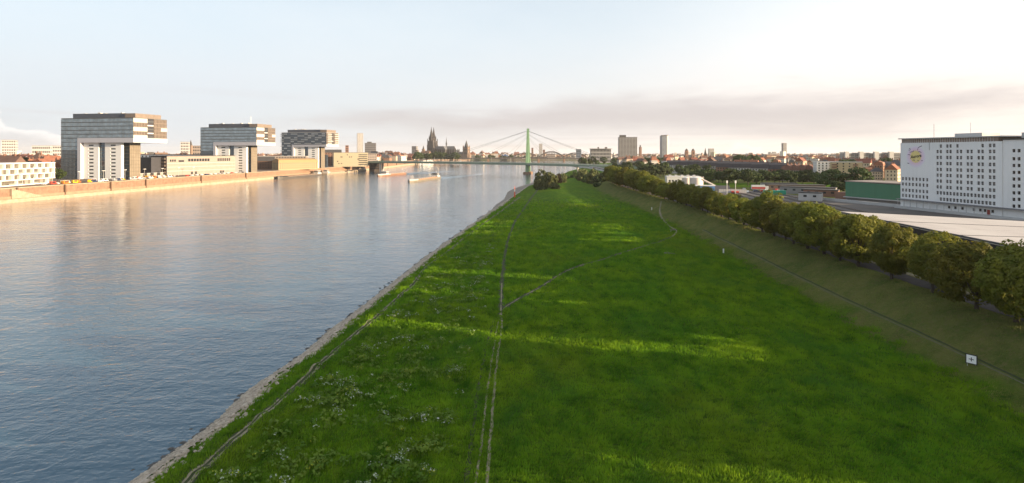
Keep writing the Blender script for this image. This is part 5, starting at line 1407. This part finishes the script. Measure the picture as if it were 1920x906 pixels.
# ---- the rest of the town and woods, too far to tell apart
def town_mass(name, n, seed):
    rg = np.random.default_rng(seed); mbs = MB(); r2 = random.Random(seed)
    for k in range(n):
        Y = 1500 + 5500 * rg.random() ** 1.3; px = rg.uniform(-60, 1960); x = AX(px, Y)
        if Y < 2730 and quay(Y) - 60 < x < 520: continue
        if Y < 2730 and (x > 520 and Y < 1700): continue
        wz = r2.uniform(9, 26); dz = r2.uniform(9, 14); h = r2.choice((8, 10, 12, 14, 17)); 
        if r2.random() < .03: h = r2.uniform(22, 34)
        mbs.cur = r2.randrange(4); a = r2.uniform(0, 3.14)
        i0 = len(mbs.v); mbs.box(-wz / 2, wz / 2, -dz / 2, dz / 2, 0, h); mbs.cur = 4 + r2.randrange(3)
        if h < 20: mbs.gable(-wz / 2, wz / 2, -dz / 2, dz / 2, h + .01, h + r2.uniform(3.5, 6))
        else: mbs.box(-wz / 2, wz / 2, -dz / 2, dz / 2, h + .01, h + .6)
        ca, sa = math.cos(a), math.sin(a); z0 = 8.2 if Y < 2730 else 9.0
        if x < 0 and Y < 2730: z0 = 10.4
        for i in range(i0, len(mbs.v)): v = mbs.v[i]; mbs.v[i] = (x + v[0] * ca - v[1] * sa, Y + v[0] * sa + v[1] * ca, z0 + v[2])
    return mbs.build(name, WT + RT, kind='stuff')
town_mass('distant_town', 3400, 3)
rng = np.random.default_rng(77)
n = 2600; Y = 1300 + 6200 * rng.random(n) ** 1.2; X = (rng.uniform(-80, 1980, n) - 960) / F * Y
kp = np.array([not (yy < 2740 and quay(yy) - 50 < xx < (shore(yy) + 60)) for xx, yy in zip(X, Y)]); X, Y = X[kp], Y[kp]
c = np.stack([X, Y, np.full(len(X), 14.0)], 1)
cc_ = np.repeat(c, 5, 0) + rng.normal(size=(len(c) * 5, 3)) * np.array([6, 6, 2.5])
V_, Q_ = leaf_cloud(rng, cc_, np.tile([0, 0, 1.0], (len(cc_), 1)), rng.uniform(3, 5, len(cc_)), 9, 1.6)
put('distant_woods', np_mesh('distant_woods', V_, Q_, LEAFD), kind='stuff')
# ================================================================ RIGHT BANK
# ---------------------------------------------------------------- the white mill
MW = mat('mill_white', (0.84, 0.83, 0.82), 0.8, var=0.06, vscale=0.08, streak=0.10)
A, B = Vector((198.0, 299.0)), Vector((208.5, 249.5))
d = (B - A); LM = d.length
mill = thing('flour_mill', 'tall white mill with rows of small dark windows and a sun emblem', 'building', (A.x, A.y, 8.0), math.atan2(d.y, d.x))
# local x along the facade from its left (far) end, facade faces -y; heights above the yard
def mu(px):
    "facade coordinate of a photo column"
    t = (px - 960.0) / F
    return LM * (A.x - t * A.y) / ((A.x - t * A.y) - (B.x - t * B.y))
def mz(px, py):
    p = A + d * (mu(px) / LM); return AZ(py, p.y) - 8.0
WMH = AZ(268.5, A.y) - 8.0
WW, WH = 1.12, 1.55
hol = []
def add_win(px, py, w_=WW, h_=WH):
    u = mu(px); z = mz(px, py); hol.append((u - w_ / 2, u + w_ / 2, z - h_ / 2, z + h_ / 2))
Z8 = lambda x, y: (1600 + x * 320 / 1160, 230 + y * 250 / 906)
colsA = [336, 358, 381, 404, 428, 452, 476, 501]
zA = [mz(*Z8(405, y)) for y in (384, 421, 463, 500)]
zM = [mz(*Z8(594, y)) for y in (160, 197, 237, 278, 319, 358, 398, 438, 478)]
zL = mz(*Z8(594, 520))
for c_ in colsA[:-1] + [501]:
    u = mu(Z8(c_, 0)[0])
    for z in zA: hol.append((u - WW / 2, u + WW / 2, z - WH / 2, z + WH / 2))
pairs = [(572, 594), (638, 660), (707, 731), (778, 803), (852, 878), (929, 956)]
skip0 = {(0, 0), (2, 1), (3, 0), (3, 1), (4, 0)}
for k, pr in enumerate(pairs):
    for j, c_ in enumerate(pr):
        u = mu(Z8(c_, 0)[0])
        for r_, z in enumerate(zM):
            if r_ == 0 and (k, j) in skip0: continue
            hol.append((u - WW / 2, u + WW / 2, z - WH / 2, z + WH / 2))
for c_ in (616, 684, 755, 828, 904):
    u = mu(Z8(c_, 0)[0]); z = zM[8]; hol.append((u - WW / 2, u + WW / 2, z - WH / 2, z + WH / 2))
for c_ in (594, 616, 638, 660, 684, 707, 731, 755, 778, 803, 828, 852, 878, 904, 929, 956):
    u = mu(Z8(c_, 0)[0]); hol.append((u - WW / 2, u + WW / 2, zL - WH / 2, zL + WH / 2))
m = MB(); m.panel((0, 0, 0), (1, 0, 0), (0, -1, 0), LM, WMH, hol, .45)
m.box(0, .3, .02, 24, 0, WMH); m.box(LM - .3, LM, .02, 24, 0, WMH); m.box(.3, LM - .3, 23.7, 24, 0, WMH)
m.build('wall', MW, mill)
wmesh = MB().box(-WW / 2, WW / 2, 0, .06, -WH / 2, WH / 2); wmesh.cur = 1
wmesh.box(-.04, .04, -.06, 0, -WH / 2, WH / 2).box(-WW / 2, -.05, -.06, 0, -.04, .04).box(.05, WW / 2, -.06, 0, -.04, .04)
wme = wmesh.mesh('window', [mat('mill_window_glass', (0.022, 0.022, 0.028), 0.2, perobj=0.6), PALE])
for h in hol: put('window', wme, mill, loc=((h[0] + h[1]) / 2, .35, (h[2] + h[3]) / 2))
# attic storey under the eaves: brown glazed strip
MB().box(0.2, LM - 2, .5, 22, WMH, WMH + 1.9).build('attic_storey', mat('attic_brown', (0.34, 0.26, 0.22), 0.6, var=0.3, vscale=0.5), mill)
ap_ = MB()
for k in range(40): ap_.box(.4 + k * 1.18, .52 + k * 1.18, .35, .5, WMH, WMH + 1.9)
ap_.build('attic_posts', WHITE, mill, 'stuff')
MB().box(-.8, LM + .5, -.7, 24.5, WMH + 1.9, WMH + 2.4).build('roof', PALE, mill)
MB().box(24, 37, 6, 16, WMH + 2.4, WMH + 4.1).build('roof_house', PALE, mill)
MB().tube([(16, 3, WMH + 2.4), (16, 3, WMH + 9)], .07, 5).build('aerial', DARK, mill); MB().tube([(30, 8, WMH + 4.1), (30, 8, WMH + 9)], .05, 5).build('aerial', DARK, mill)
MB().tube([(mu(1743), -.12, WMH - 3.6), (mu(1743), -.12, WMH)], .12, 5).build('drain_pipe', PALE, mill)
# loading canopy and ground floor
zc = mz(1700, 373.5)
MB().box(-.5, LM + 40, -2.4, -.01, zc - .25, zc + .1).build('loading_canopy', mat('canopy_grey', (0.20, 0.20, 0.22), 0.7, var=.2), mill)
for k in range(14): MB().box(k * 3.6 + .5, k * 3.6 + .7, -2.3, -2.1, 0, zc - .26).build('canopy_post', PALE, mill)
MB().box(-.5, LM + 40, -3.2, -.02, 0, 1.1).build('loading_dock', PALE, mill)
rg = random.Random(2)
for x, m_ in ((26.5, DARK), (29.6, DARK), (33, DARK), (38.3, DARK), (41.2, DARK), (43.3, DARK), (46.6, DARK)):
    MB().box(x - .5, x + .5, -.1, .02, 2.2, 3.4).build('hatch_window', m_, mill)
MB().box(44.2, 45.6, -.12, .02, 1.2, 3.3).build('red_gate', mat('red_gate', (0.30, 0.04, 0.03), 0.6), mill)
# sun emblem with lettering, painted flat on the wall
def disc(name, u, z, r, y, m_, parent, n=28, sx=1.0, spikes=0.0, sub=None):
    mb = MB(); pts_ = []
    for k in range(n):
        rr = r * (1 + (spikes if k % 2 else -spikes)); a = 2 * math.pi * k / n; pts_.append((u + sx * rr * math.cos(a), y, z + rr * math.sin(a)))
    i = len(mb.v); mb.v += pts_; mb.v += [(p[0], y + .015, p[2]) for p in pts_]; mb.f.append(tuple(range(n))); mb.mi.append(0)
    return mb.build(name, m_, parent)
ue, ze = mu(1717), mz(1717, 294)
def rays_mat():
    m = bpy.data.materials.new('emblem_pink_fade'); m.use_nodes = True
    n, l = m.node_tree.nodes, m.node_tree.links; b = n['Principled BSDF']; b.inputs['Roughness'].default_value = .85
    t = n.new('ShaderNodeTexCoord'); mp = n.new('ShaderNodeMapping'); mp.inputs['Location'].default_value = (-ue, 0, -ze); l.new(t.outputs['Object'], mp.inputs['Vector'])
    ln = n.new('ShaderNodeVectorMath'); ln.operation = 'LENGTH'; l.new(mp.outputs[0], ln.inputs[0])
    cr = n.new('ShaderNodeValToRGB'); dv = n.new('ShaderNodeMath'); dv.operation = 'DIVIDE'; dv.inputs[1].default_value = 5.6; l.new(ln.outputs['Value'], dv.inputs[0]); l.new(dv.outputs[0], cr.inputs[0])
    e = cr.color_ramp.elements; e[0].position = .5; e[0].color = (.84, .58, .64, 1); e[1].position = 1.0; e[1].color = (.82, .81, .81, 1); k = e.new(.8); k.color = (.80, .68, .80, 1)
    l.new(cr.outputs[0], b.inputs['Base Color']); return m
em = disc('sun_emblem', ue, ze, 5.5, -.03, rays_mat(), mill, 40); em['label'] = 'pink and yellow sun emblem on the upper left of the mill wall'
disc('sun_disc', ue, ze, 3.0, -.06, mat('emblem_yellow', (0.82, 0.64, 0.22), 0.85, col2=(0.80, 0.68, 0.34), vscale=.6), em, 36, 1.0, .05)
BK = mat('emblem_black', (0.03, 0.028, 0.025), 0.8)
def lettering(txt, size, u, z, rot, m_, parent, y=-.09, shear=0.25, bold=0.03):
    cu = bpy.data.curves.new('lettering', 'FONT'); cu.body = txt; cu.size = size; cu.align_x = 'CENTER'; cu.align_y = 'CENTER'; cu.offset = bold; cu.shear = shear; cu.extrude = 0.004; cu.resolution_u = 3
    cu.materials.append(m_); o = bpy.data.objects.new('lettering', cu); COL.objects.link(o); o.parent = parent; o.location = (u, y, z); o.rotation_euler = (R(90), R(-rot), 0)
    bpy.context.view_layer.update(); me = bpy.data.meshes.new_from_object(o.evaluated_get(bpy.context.evaluated_depsgraph_get()))
    q = put('lettering', me, parent, loc=o.location); q.rotation_euler = o.rotation_euler; bpy.data.objects.remove(o); return q
lettering('Aurora', 2.1, ue + .1, ze + .15, 9, BK, em, bold=.06)
DK = mat('emblem_dark_mauve', (0.16, 0.10, 0.16), 0.8)
# small dark scribbles and birds round the sun
def stroke(pts_): return MB().tube([(ue + a, -.07, ze + b) for a, b in pts_], .14, 4)
for pts_ in (((-3.9, 3.7), (-3.3, 4.3), (-3.0, 3.4), (-3.9, 3.0)), ((-3.3, 2.2), (-2.2, 2.4), (-1.3, 2.5), (-1.0, 3.1)), ((-4.5, .9), (-3.7, 1.1), (-3.0, .7)), ((1.1, 3.2), (1.4, 4.4), (2.2, 4.9), (3.4, 5.3)), ((1.4, 2.4), (2.2, 2.5), (3.2, 2.1)), ((-1.6, -1.7), (-.8, -1.6), (-.6, -2.1)), ((1.0, -1.7), (1.8, -2.0)), ((3.3, -1.8), (3.8, -1.7), (3.5, -2.1)), ((-4.7, -3.2), (-4.1, -3.4), (-3.6, -3.2)), ((2.5, .9), (2.9, .5), (2.6, 0.1))):
    stroke(pts_).build('painted_mark', DK, em)
# right wing of the mill, lower and set forward in the frame corner
wing = thing('mill_wing', 'lower white wing of the mill cut by the right edge', 'building', (B.x, B.y, 8.0), math.atan2(d.y, d.x))
WH2 = 33.6; hol2 = []
for c_ in (1086, 1121):
    px = Z8(c_, 0)[0]; t_ = (px - 960.0) / F
    # facade line continues from B in direction d
    uu = (B.x - t_ * B.y) / ((t_ * d.y - d.x) / LM)
    for y8 in (191, 246, 292, 339, 384, 431, 478, 522, 568):
        p = B + d * (uu / LM); z = AZ(Z8(0, y8)[1], p.y) - 8.0; hol2.append((uu - .6, uu + .6, z - .7, z + .7))
for c_ in range(4):
    for z in [h[2] + .7 for h in hol2[:9]]: hol2.append((14 + c_ * 2.6 - .6, 14 + c_ * 2.6 + .6, round(z, 3) - .7, round(z, 3) + .7))
m = MB(); m.panel((.05, .3, 0), (1, 0, 0), (0, -1, 0), 30, WH2, hol2, .45); m.box(29.8, 30.05, .32, 22, 0, WH2); m.box(.1, 29.8, 21.7, 22, 0, WH2)
m.build('wall', MW, wing)
wm2 = MB().box(-.6, .6, 0, .06, -.7, .7).mesh('window', mat('mill_window_glass', (0.022, 0.022, 0.028)))
for h in hol2: put('window', wm2, wing, loc=((h[0] + h[1]) / 2 + .05, .65, (h[2] + h[3]) / 2))
MB().box(-.2, 30.5, -.2, 22.4, WH2, WH2 + .6).build('roof', ROOFD, wing)
MB().box(4, 26, 5, 16, WH2 + .6, WH2 + 3.0).build('roof_house', PALE, wing)
# ---------------------------------------------------------------- green hall
gh = thing('green_hall', 'long hall with plain green metal wall left of the mill', 'hall', (199.5, 351, 8.0), math.atan2(-33, 13.0))
LG = 36.0
gm = mat('green_sheet', (0.065, 0.20, 0.115), 0.6, var=0.10, vscale=0.1, stretch=(3, 1, .1))
for k in range(18): MB().box(k * 2 + .01, k * 2 + 1.99, 0, .2, 2.2, 10.9 - .02 * k).build('wall_sheet', gm, gh)
MB().box(0, LG, .25, 22, 0, 10.6).build('body', GREYT, gh)
MB().box(-.3, LG + .2, -.3, 22.4, 10.9, 11.4).build('roof', CREAM, gh)
MB().box(-.3, LG, -1.6, .2, 1.6, 2.1).build('dock_edge', PALE, gh)
MB().box(-8, -.02, 1, 18, 0, 4.2).build('side_annex', BRKT, gh)
# ---------------------------------------------------------------- big flat-roofed warehouse behind the trees
wr = thing('flat_roofed_warehouse', 'big low warehouse with pale flat roof and dark wall behind the trees', 'warehouse', (104, 120, 8.0))
zR = 8.6
def W_(x, y): return (x - 104, y - 120)
poly = [W_(102.8, 85), W_(104.5, 121), W_(108.5, 196), W_(146, 167), W_(158, 76)]
MB().prism(poly, -.2, zR - .5).build('wall', mat('black_wall', (0.028, 0.022, 0.026), 0.7, var=.3, vscale=.3), wr)
RPM = mat('pale_roofing', (0.60, 0.54, 0.49), 0.8, col2=(0.50, 0.44, 0.40), vscale=0.12, stretch=(1, .25, 1), streak=0.0)
n = 9
for k in range(n):
    t0, t1 = k / n, (k + 1) / n
    lft = lambda t: (Vector(poly[0]).lerp(Vector(poly[1]), t / .42) if t < .42 else Vector(poly[1]).lerp(Vector(poly[2]), (t - .42) / .58))
    rgt = lambda t: (Vector(poly[4]).lerp(Vector(poly[3]), min(1, t)))
    g_ = .12 / 60
    a, b, c_, e_ = lft(t0 + g_), rgt(t0 + g_), rgt(t1 - g_), lft(t1 - g_)
    MB().prism([tuple(a), tuple(b), tuple(c_), tuple(e_)], zR - .49, zR + .02 * (k % 2)).build('roof_panel', RPM, wr)
for k in range(1, n):
    t0 = k / n; a, b = lft(t0), rgt(t0)
    if k in (5, 7): MB().tube([(*a, zR + .03), (*b, zR + .03)], .05, 4).build('roof_seam', ROOFD, wr)
fa = MB()
for a, b in ((poly[0], poly[1]), (poly[1], poly[2]), (poly[2], poly[3])): fa.tube([(*a, zR - .1), (*b, zR - .1)], .22, 4)
fa.build('fascia', DARK, wr)
# two unseen sheds added beside the frame to shade the near meadow
for y0, y1, lab in ((37, 67, 'added low dark shed outside the right edge, shading the near meadow'), (-60, 24, 'added long dark shed outside the right edge, shading the nearest meadow')):
    t = thing('added_shade_shed', lab, 'shed', (113.5, (y0 + y1) / 2, 8.0)); h_ = (y1 - y0) / 2
    MB().box(-8.5, 8.5, -h_, h_, 0, 9.5).build('wall', mat('black_wall', (0.028, 0.022, 0.026)), t); MB().box(-8.9, 8.9, -h_ - .4, h_ + .4, 9.5, 10.0).build('roof', RPM, t)
# ---------------------------------------------------------------- yard, tracks, sheds, trucks
yard = mat('rail_yard_ballast', (0.115, 0.10, 0.092), 0.95, col2=(0.07, 0.065, 0.062), vscale=0.06)
MB().face([]) if False else None
ymb = MB(); ymb.prism([(112, 205), (205, 200), (212, 320), (196, 352), (170, 470), (130, 470), (118, 330)], 7.6, 8.06); ymb.build('rail_yard', yard, kind='structure')
lawn = MB(); lawn.prism([(135, 480), (330, 480), (330, 545), (135, 545)], 7.6, 8.07); lawn.build('lawn', GRASS, kind='structure')
rm_ = mat('rusty_rail', (0.12, 0.085, 0.065), 0.6)
for k in range(7):
    x0 = 126 + k * 8
    t = thing('rail_track', f'rusty railway track across the grey yard, {ordinal(k)} from the river', 'railway track', (x0, 335, 8.06), R(-7))
    for s in (-.75, .75): MB().box(s - .07, s + .07, -110, 100, 0.05, .22).build('rail', rm_, t)
    sl_ = MB()
    for j in range(100): sl_.box(-1.3, 1.3, -110 + j * 2.1, -109.7 + j * 2.1, .0, .08)
    sl_.build('sleepers', DARK, t, 'stuff')
wl_ = thing('yard_retaining_wall', 'long low grey wall along the rail yard below the green hall', 'wall', (190, 330, 8.0), math.atan2(-55, 17))
for k in range(8): MB().box(-30 + k * 9.02, -30 + k * 9.02 + 9, -1, 0, 0, 1.6).build('wall_section', PALE, wl_)
def shed(label, px, Y, W, D, H, m_, rz=0.0): 
    return building('yard_shed', label, (AX(px, Y), Y, 8.0), rz, W, D, H, m_, (max(2, int(W / 5)), 1, 1.8, 1.2), (2, 1, 1.5, 1.2), 'flat', ROOFD, cat='shed', group='sheds in the yard')
shed('long low grey shed left in the yard', 1515, 400, 34, 9, 4.5, GREYT, R(-35)); shed('low brick shed beside the tree clump', 1540, 380, 20, 8, 4, BRKT, R(-35)); shed('grey shed with pale door before the trees', 1520, 345, 12, 7, 4.5, PALE, R(-35))
shed('flat brown shed at the back of the yard', 1490, 440, 40, 9, 4, mat('brown_sheet', (0.16, 0.12, 0.10), 0.8, var=.2), R(-12)); shed('pale shed by the street trees', 1460, 470, 26, 8, 3.6, PALE, R(-10))
CC.update({'green': (0.03, 0.30, 0.20), 'light blue': (0.2, 0.35, 0.5)})
t = thing('white_red_truck', 'white and red box truck on the yard street', 'truck', (AX(1425, 438), 438, 8.05), R(-12)); MB().box(-6, 3.4, -1.25, 1.25, .9, 4.0).build('box_body', WHITE, t); MB().box(-6.05, 3.4, -1.3, -1.26, 1.2, 2.6).build('red_stripe', mat('stripe_red', (0.45, 0.05, 0.04), 0.5), t); MB().box(3.6, 5.8, -1.2, 1.2, .6, 3.2).build('cab', WHITE, t)
wmx = MB().tube([(0, -.15, 0), (0, .15, 0)], .5, 10).mesh('wheel', DARK)
for x in (-4.5, -3.2, 4.6):
    for s in (-1.1, 1.1): put('wheel', wmx, t, loc=(x, s, .5))
t = thing('green_container', 'bright green skip container in the yard', 'container', (AX(1452, 395), 395, 8.05), R(-12)); MB().box(-7, 7, -1.3, 1.3, .1, 2.8).build('body', mat('container_green', (0.02, 0.30, 0.20), 0.5, var=.15), t)
for k in range(12): MB().box(-6.8 + k * 1.2, -6.6 + k * 1.2, -1.38, -1.3, .1, 2.8).build('rib', mat('container_green', (0.02, 0.30, 0.20)), t)
rg = random.Random(4)
for k in range(22):
    px = 1375 + k * 9 + rg.uniform(-3, 3); Y = rg.uniform(405, 455); c = rg.choice(['white', 'silver', 'dark blue', 'red', 'light blue'])
    vehicle('car', c, CC[c], (AX(px, Y), Y, 8.06), R(-12) + rg.choice((0, 1.57)), f'{c} car parked in the yard behind the promenade trees', 'cars in the yard')
for k in range(14):
    px = 1185 + k * 14 + rg.uniform(-5, 5); Y = rg.uniform(585, 620); c = rg.choice(['white', 'silver', 'dark blue', 'white'])
    vehicle('car', c, CC[c], (AX(px, Y), Y, 8.06), rg.uniform(0, 3), f'{c} car parked under the grove beyond the tanks', 'cars beyond the tanks')
vehicle('car', 'silver', CC['silver'], (toe(92.5) + 19.6, 92.5, drop(toe(92.5) + 19.6, 92.5) + .06), R(92), 'silver car on the promenade at the right edge', 'car on the promenade')
# ---------------------------------------------------------------- tanks and sheds beyond the trees
TK = mat('tank_white', (0.72, 0.62, 0.54), 0.6, var=.06, vscale=.1, streak=.1)
for px0, px1, Y, lab in ((1279, 1296, 475, 'left of the two white storage tanks behind the promenade trees'), (1293, 1317.5, 450, 'right and wider of the two white storage tanks')):
    r = (px1 - px0) / 2 / F * Y; zt_ = AZ(333.5, Y) - 8
    t = thing('storage_tank', lab, 'storage tank', (AX((px0 + px1) / 2, Y), Y, 8.0)); MB().cyl(0, 0, 0, zt_, r, r, 28).build('shell', TK, t); MB().cyl(0, 0, zt_, zt_ + .7, r * 1.01, r * .2, 28).build('roof', WHITE, t)
    rl_ = MB()
    for k in range(20): a = 2 * math.pi * k / 20; rl_.tube([(r * math.cos(a), r * math.sin(a), zt_), (r * math.cos(a), r * math.sin(a), zt_ + 1.1)], .05, 4)
    rl_.build('railing', WHITE, t, 'stuff'); MB().tube([(r + .4, -1, 0), (r + .4, -1, zt_ + 1)], .12, 5).build('ladder', WHITE, t)
t = building('white_depot', 'long flat white depot behind the storage tanks', (AX(1280, 505), 505, 8.0), R(-8), 28, 14, 7.6, WHITE, (10, 1, 1.6, 1.2), (3, 1, 1.6, 1.2), 'flat', WHITE)
for k in range(5): MB().box(-12 + k * 5, -10 + k * 5, -4, 0, 8.1, 9.2).build('roof_vent', PALE, t)
t = thing('conveyor', 'slanting white conveyor beside the storage tanks', 'conveyor', (AX(1330, 440), 440, 8)); MB().tube([(-6, 0, 8.5), (8, -6, .6)], .8, 6).build('tube', TK, t); MB().tube([(0, -2.6, 5), (0, -2.6, 0)], .25, 5).build('support', DARK, t)
MB().gable(-9, 11, -14, -6, 0, 4.2, .2).build('striped_cover', mat('dark_cover', (0.05, 0.05, 0.06), .7), t)
building('blue_base_shed', 'low blue and white shed under the storage tanks', (AX(1312, 425), 425, 8), R(-10), 20, 7, 4.2, mat('shed_blue', (0.10, 0.25, 0.50), .6), (4, 1, 1.6, 1.4), (2, 1, 1.5, 1.2), 'flat', WHITE)
pm = MB().box(-.25, .25, -.25, .25, 0, 4.2).mesh('post', PALE)
for k in range(2):
    t = thing('signal_mast', f'pale signal mast by the rail yard, {("left", "right")[k]} of two', 'mast', (AX(1363 + k * 16, 400), 400, 8)); MB().tube([(0, 0, 0), (0, 0, 9)], .22, 6).build('pole', PALE, t); MB().box(-.5, .5, -.4, .2, 7.4, 9.2).build('signal_head', WHITE, t)
t = thing('panel_fence', 'fence of pale upright panels between the tanks and the yard', 'fence', (AX(1350, 412), 412, 8), R(-10))
for k in range(12): put('panel', MB().box(-.7, .7, -.1, .1, 0, 2.6).mesh('panel', PALE), t, loc=(k * 1.55, 0, 0))
# ---------------------------------------------------------------- apartment rows
ROWR = mat('row_roof_dark', (0.060, 0.056, 0.066), .85, var=.25, vscale=.3); ROWT = mat('row_roof_red', (0.20, 0.10, 0.075), .9, var=.3, vscale=.3)
gR = 'long apartment row'
rows = [(1292, 800, 62, 'pale apartment row with long dark roof at the left end', PALET, ROWR, R(-20)), (1345, 740, 44, 'second dark-roofed apartment house of the long row', GREYT, ROWR, R(-20)), (1372, 680, 34, 'brick-banded gabled house in the long row', BRKT, ROWR, R(-22)), (1405, 655, 44, 'pale house with dormers in the middle of the long row', PALET, ROWR, R(-22)), (1440, 625, 34, 'house with big dark hipped roof in the long row', PALET, ROWR, R(-22)), (1462, 600, 22, 'gabled red brick house right of the hipped roof', BRKT, ROWR, R(-22))]
for px, Y, W, lab, m_, rf_, rz in rows:
    building('apartment_row', lab, (AX(px, Y), Y, 8.0), rz, W, 12, 11.5, m_, (int(W / 3), 4, 1.2, 1.5), (3, 4, 1.2, 1.5), 'mansard', rf_, 6.5, gR, chimneys=3, dormers=int(W / 5), cat='apartment house')
for k, (px, Y) in enumerate(((1480, 590), (1494, 586), (1508, 582), (1521, 578))):
    building('sunlit_row_house', f'sunlit cream row house with red mansard roof, {ordinal(k)} left of the white tower block', (AX(px, Y), Y, 8.0), R(35), 13, 11, 11, CREAM, (4, 4, 1.2, 1.5), (4, 4, 1.2, 1.5), 'mansard', ROWT, 5.5, gR, chimneys=2, dormers=3, cat='apartment house')
def block(label, px, Y, W, D, H, m_, rz, front, side): 
    t = building('tower_block', label, (AX(px, Y), Y, 8.0), rz, W, D, H, m_, front, side, 'flat', PALE, group='tower blocks by the green hall', single=True); return t
tb = block('white tower block with rows of windows left of the beige one', 1546, 560, 17, 12, AZ(304, 560) - 8, WHITE, R(-12), (5, 8, 1.3, 1.3, 1.0, .5), (3, 8, 1.3, 1.3, 1.0, .5))
for k in range(8): MB().box(2, 5, -6.9, -6.0, 1.5 + k * 2.3, 2.5 + k * 2.3).build('balcony', GREYT, tb)
tb = block('beige tower block with dark balconies and orange sunlit end', 1586, 530, 25, 12, AZ(304.5, 530) - 8, mat('beige_render', (0.50, 0.38, 0.24), .85, var=.08), R(-25), (4, 8, 1.2, 1.2, 1.0, 3), (2, 8, 1.2, 1.2, 1.0, 3))
for k in range(8): MB().box(-11.5, -7.5, -7.1, -6.0, 1.5 + k * 2.2, 2.6 + k * 2.2).build('balcony', BRKT, tb); MB().box(5, 9, -7.1, -6.0, 1.5 + k * 2.2, 2.6 + k * 2.2).build('balcony', BRKT, tb)
# ---------------------------------------------------------------- small things on the meadow
sx_, sy_ = G(1827, 676, 5.0); sx_ = toe(sy_) + 4.2; 
t = thing('river_sign', 'white square sign with a black plus and black border on the embankment', 'sign', (sx_, sy_, drop(sx_, sy_) - .05), R(-52)); t.scale = (.86, .86, .86)
MB().box(-.85, .85, -.03, .05, .35, 2.05).build('board', mat('sign_black', (0.012, 0.012, 0.014), .5), t); MB().box(-.70, .70, -.05, -.03, .50, 1.90).build('white_face', mat('sign_white', (0.85, 0.85, 0.85), .6), t)
MB().box(-.36, .36, -.07, -.05, 1.14, 1.26).box(-.06, .06, -.068, -.05, .86, 1.13).box(-.06, .06, -.068, -.05, 1.27, 1.54).build('plus_mark', mat('sign_black', (0.012, 0.012, 0.014)), t)
for s in (-.6, .6): MB().tube([(s, .09, -.4), (s, .09, 1.9)], .045, 6).build('post', PALE, t)
for px, py, lab in ((1356.5, 459, 'white marker post on the embankment below the promenade trees'), (1222, 388, 'small white marker post at the far end of the promenade row'), (1165, 352, 'tiny white marker post beside the first far promenade tree')):
    x, y = G(px, py, 6.0); t = thing('marker_post', lab, 'post', (x, y, drop(x, y) - .1)); MB().box(-.22, .22, -.06, .06, .5, 1.9).build('board', mat('sign_white', (0.85, 0.85, 0.85)), t); MB().tube([(0, .08, -.3), (0, .08, 1.6)], .05, 6).build('post', PALE, t)
# weathered bench beside the ramp path
x, y = G(1263, 432, 3.6); t = thing('bench', 'weathered slatted bench beside the fork of the trails', 'bench', (x, y, drop(x, y)), R(20))
WD = mat('weathered_wood', (0.22, 0.19, 0.16), .9, var=.3)
for k in range(3): MB().box(-1.6, 1.6, -.3 + k * .2, -.14 + k * .2, .42, .47).build('seat_slat', WD, t)
for k in range(2): MB().box(-1.6, 1.6, .34, .39, .62 + k * .2, .78 + k * .2).build('back_slat', WD, t)
for s in (-1.3, 1.3): MB().box(s - .06, s + .06, -.3, .36, -.1, .41).build('leg', PALE, t)
# driftwood
x, y = G(1258, 477, 3.1); t = thing('driftwood', 'forked driftwood branch lying on the meadow', 'branch', (x, y, drop(x, y)), R(-30))
MB().tube([(-2.2, 0, .15), (0, .1, .2), (1.8, -.2, .12)], [.22, .18, .07], 6).build('trunk', WD, t); MB().tube([(-.6, 0, .2), (-1.4, .7, .7)], [.12, .04], 5).build('limb', WD, t); MB().tube([(.3, 0, .2), (1.0, -.8, .35)], [.1, .03], 5).build('limb', WD, t)
# ================================================================ LABELS: number look-alikes by their place, left to right
by = {}
for o in bpy.data.objects:
    if o.parent is None and 'label' in o and o.location.y > 5: by.setdefault(o['label'], []).append(o)
for lab, obs in by.items():
    if 1 < len(obs) <= 45 and 'outside' not in lab and len(lab.split()) <= 12:
        for k, o in enumerate(sorted(obs, key=lambda q: q.location.x / q.location.y)):
            o['label'] = f'{lab}, {ordinal(k)} from the left'
# ================================================================ AIR
hz = bpy.data.materials.new('haze_air'); hz.use_nodes = True
n_, l_ = hz.node_tree.nodes, hz.node_tree.links
n_.remove(n_['Principled BSDF'])
pv = n_.new('ShaderNodeVolumePrincipled')
pv.inputs['Color'].default_value = (0.93, 0.90, 0.88, 1)
pv.inputs['Density'].default_value = 0.000035
pv.inputs['Anisotropy'].default_value = 0.1
l_.new(pv.outputs[0], n_['Material Output'].inputs['Volume'])
MB().box(-15400, 15400, -1900, 16400, -4.2, 190).build('haze', hz, kind='stuff')
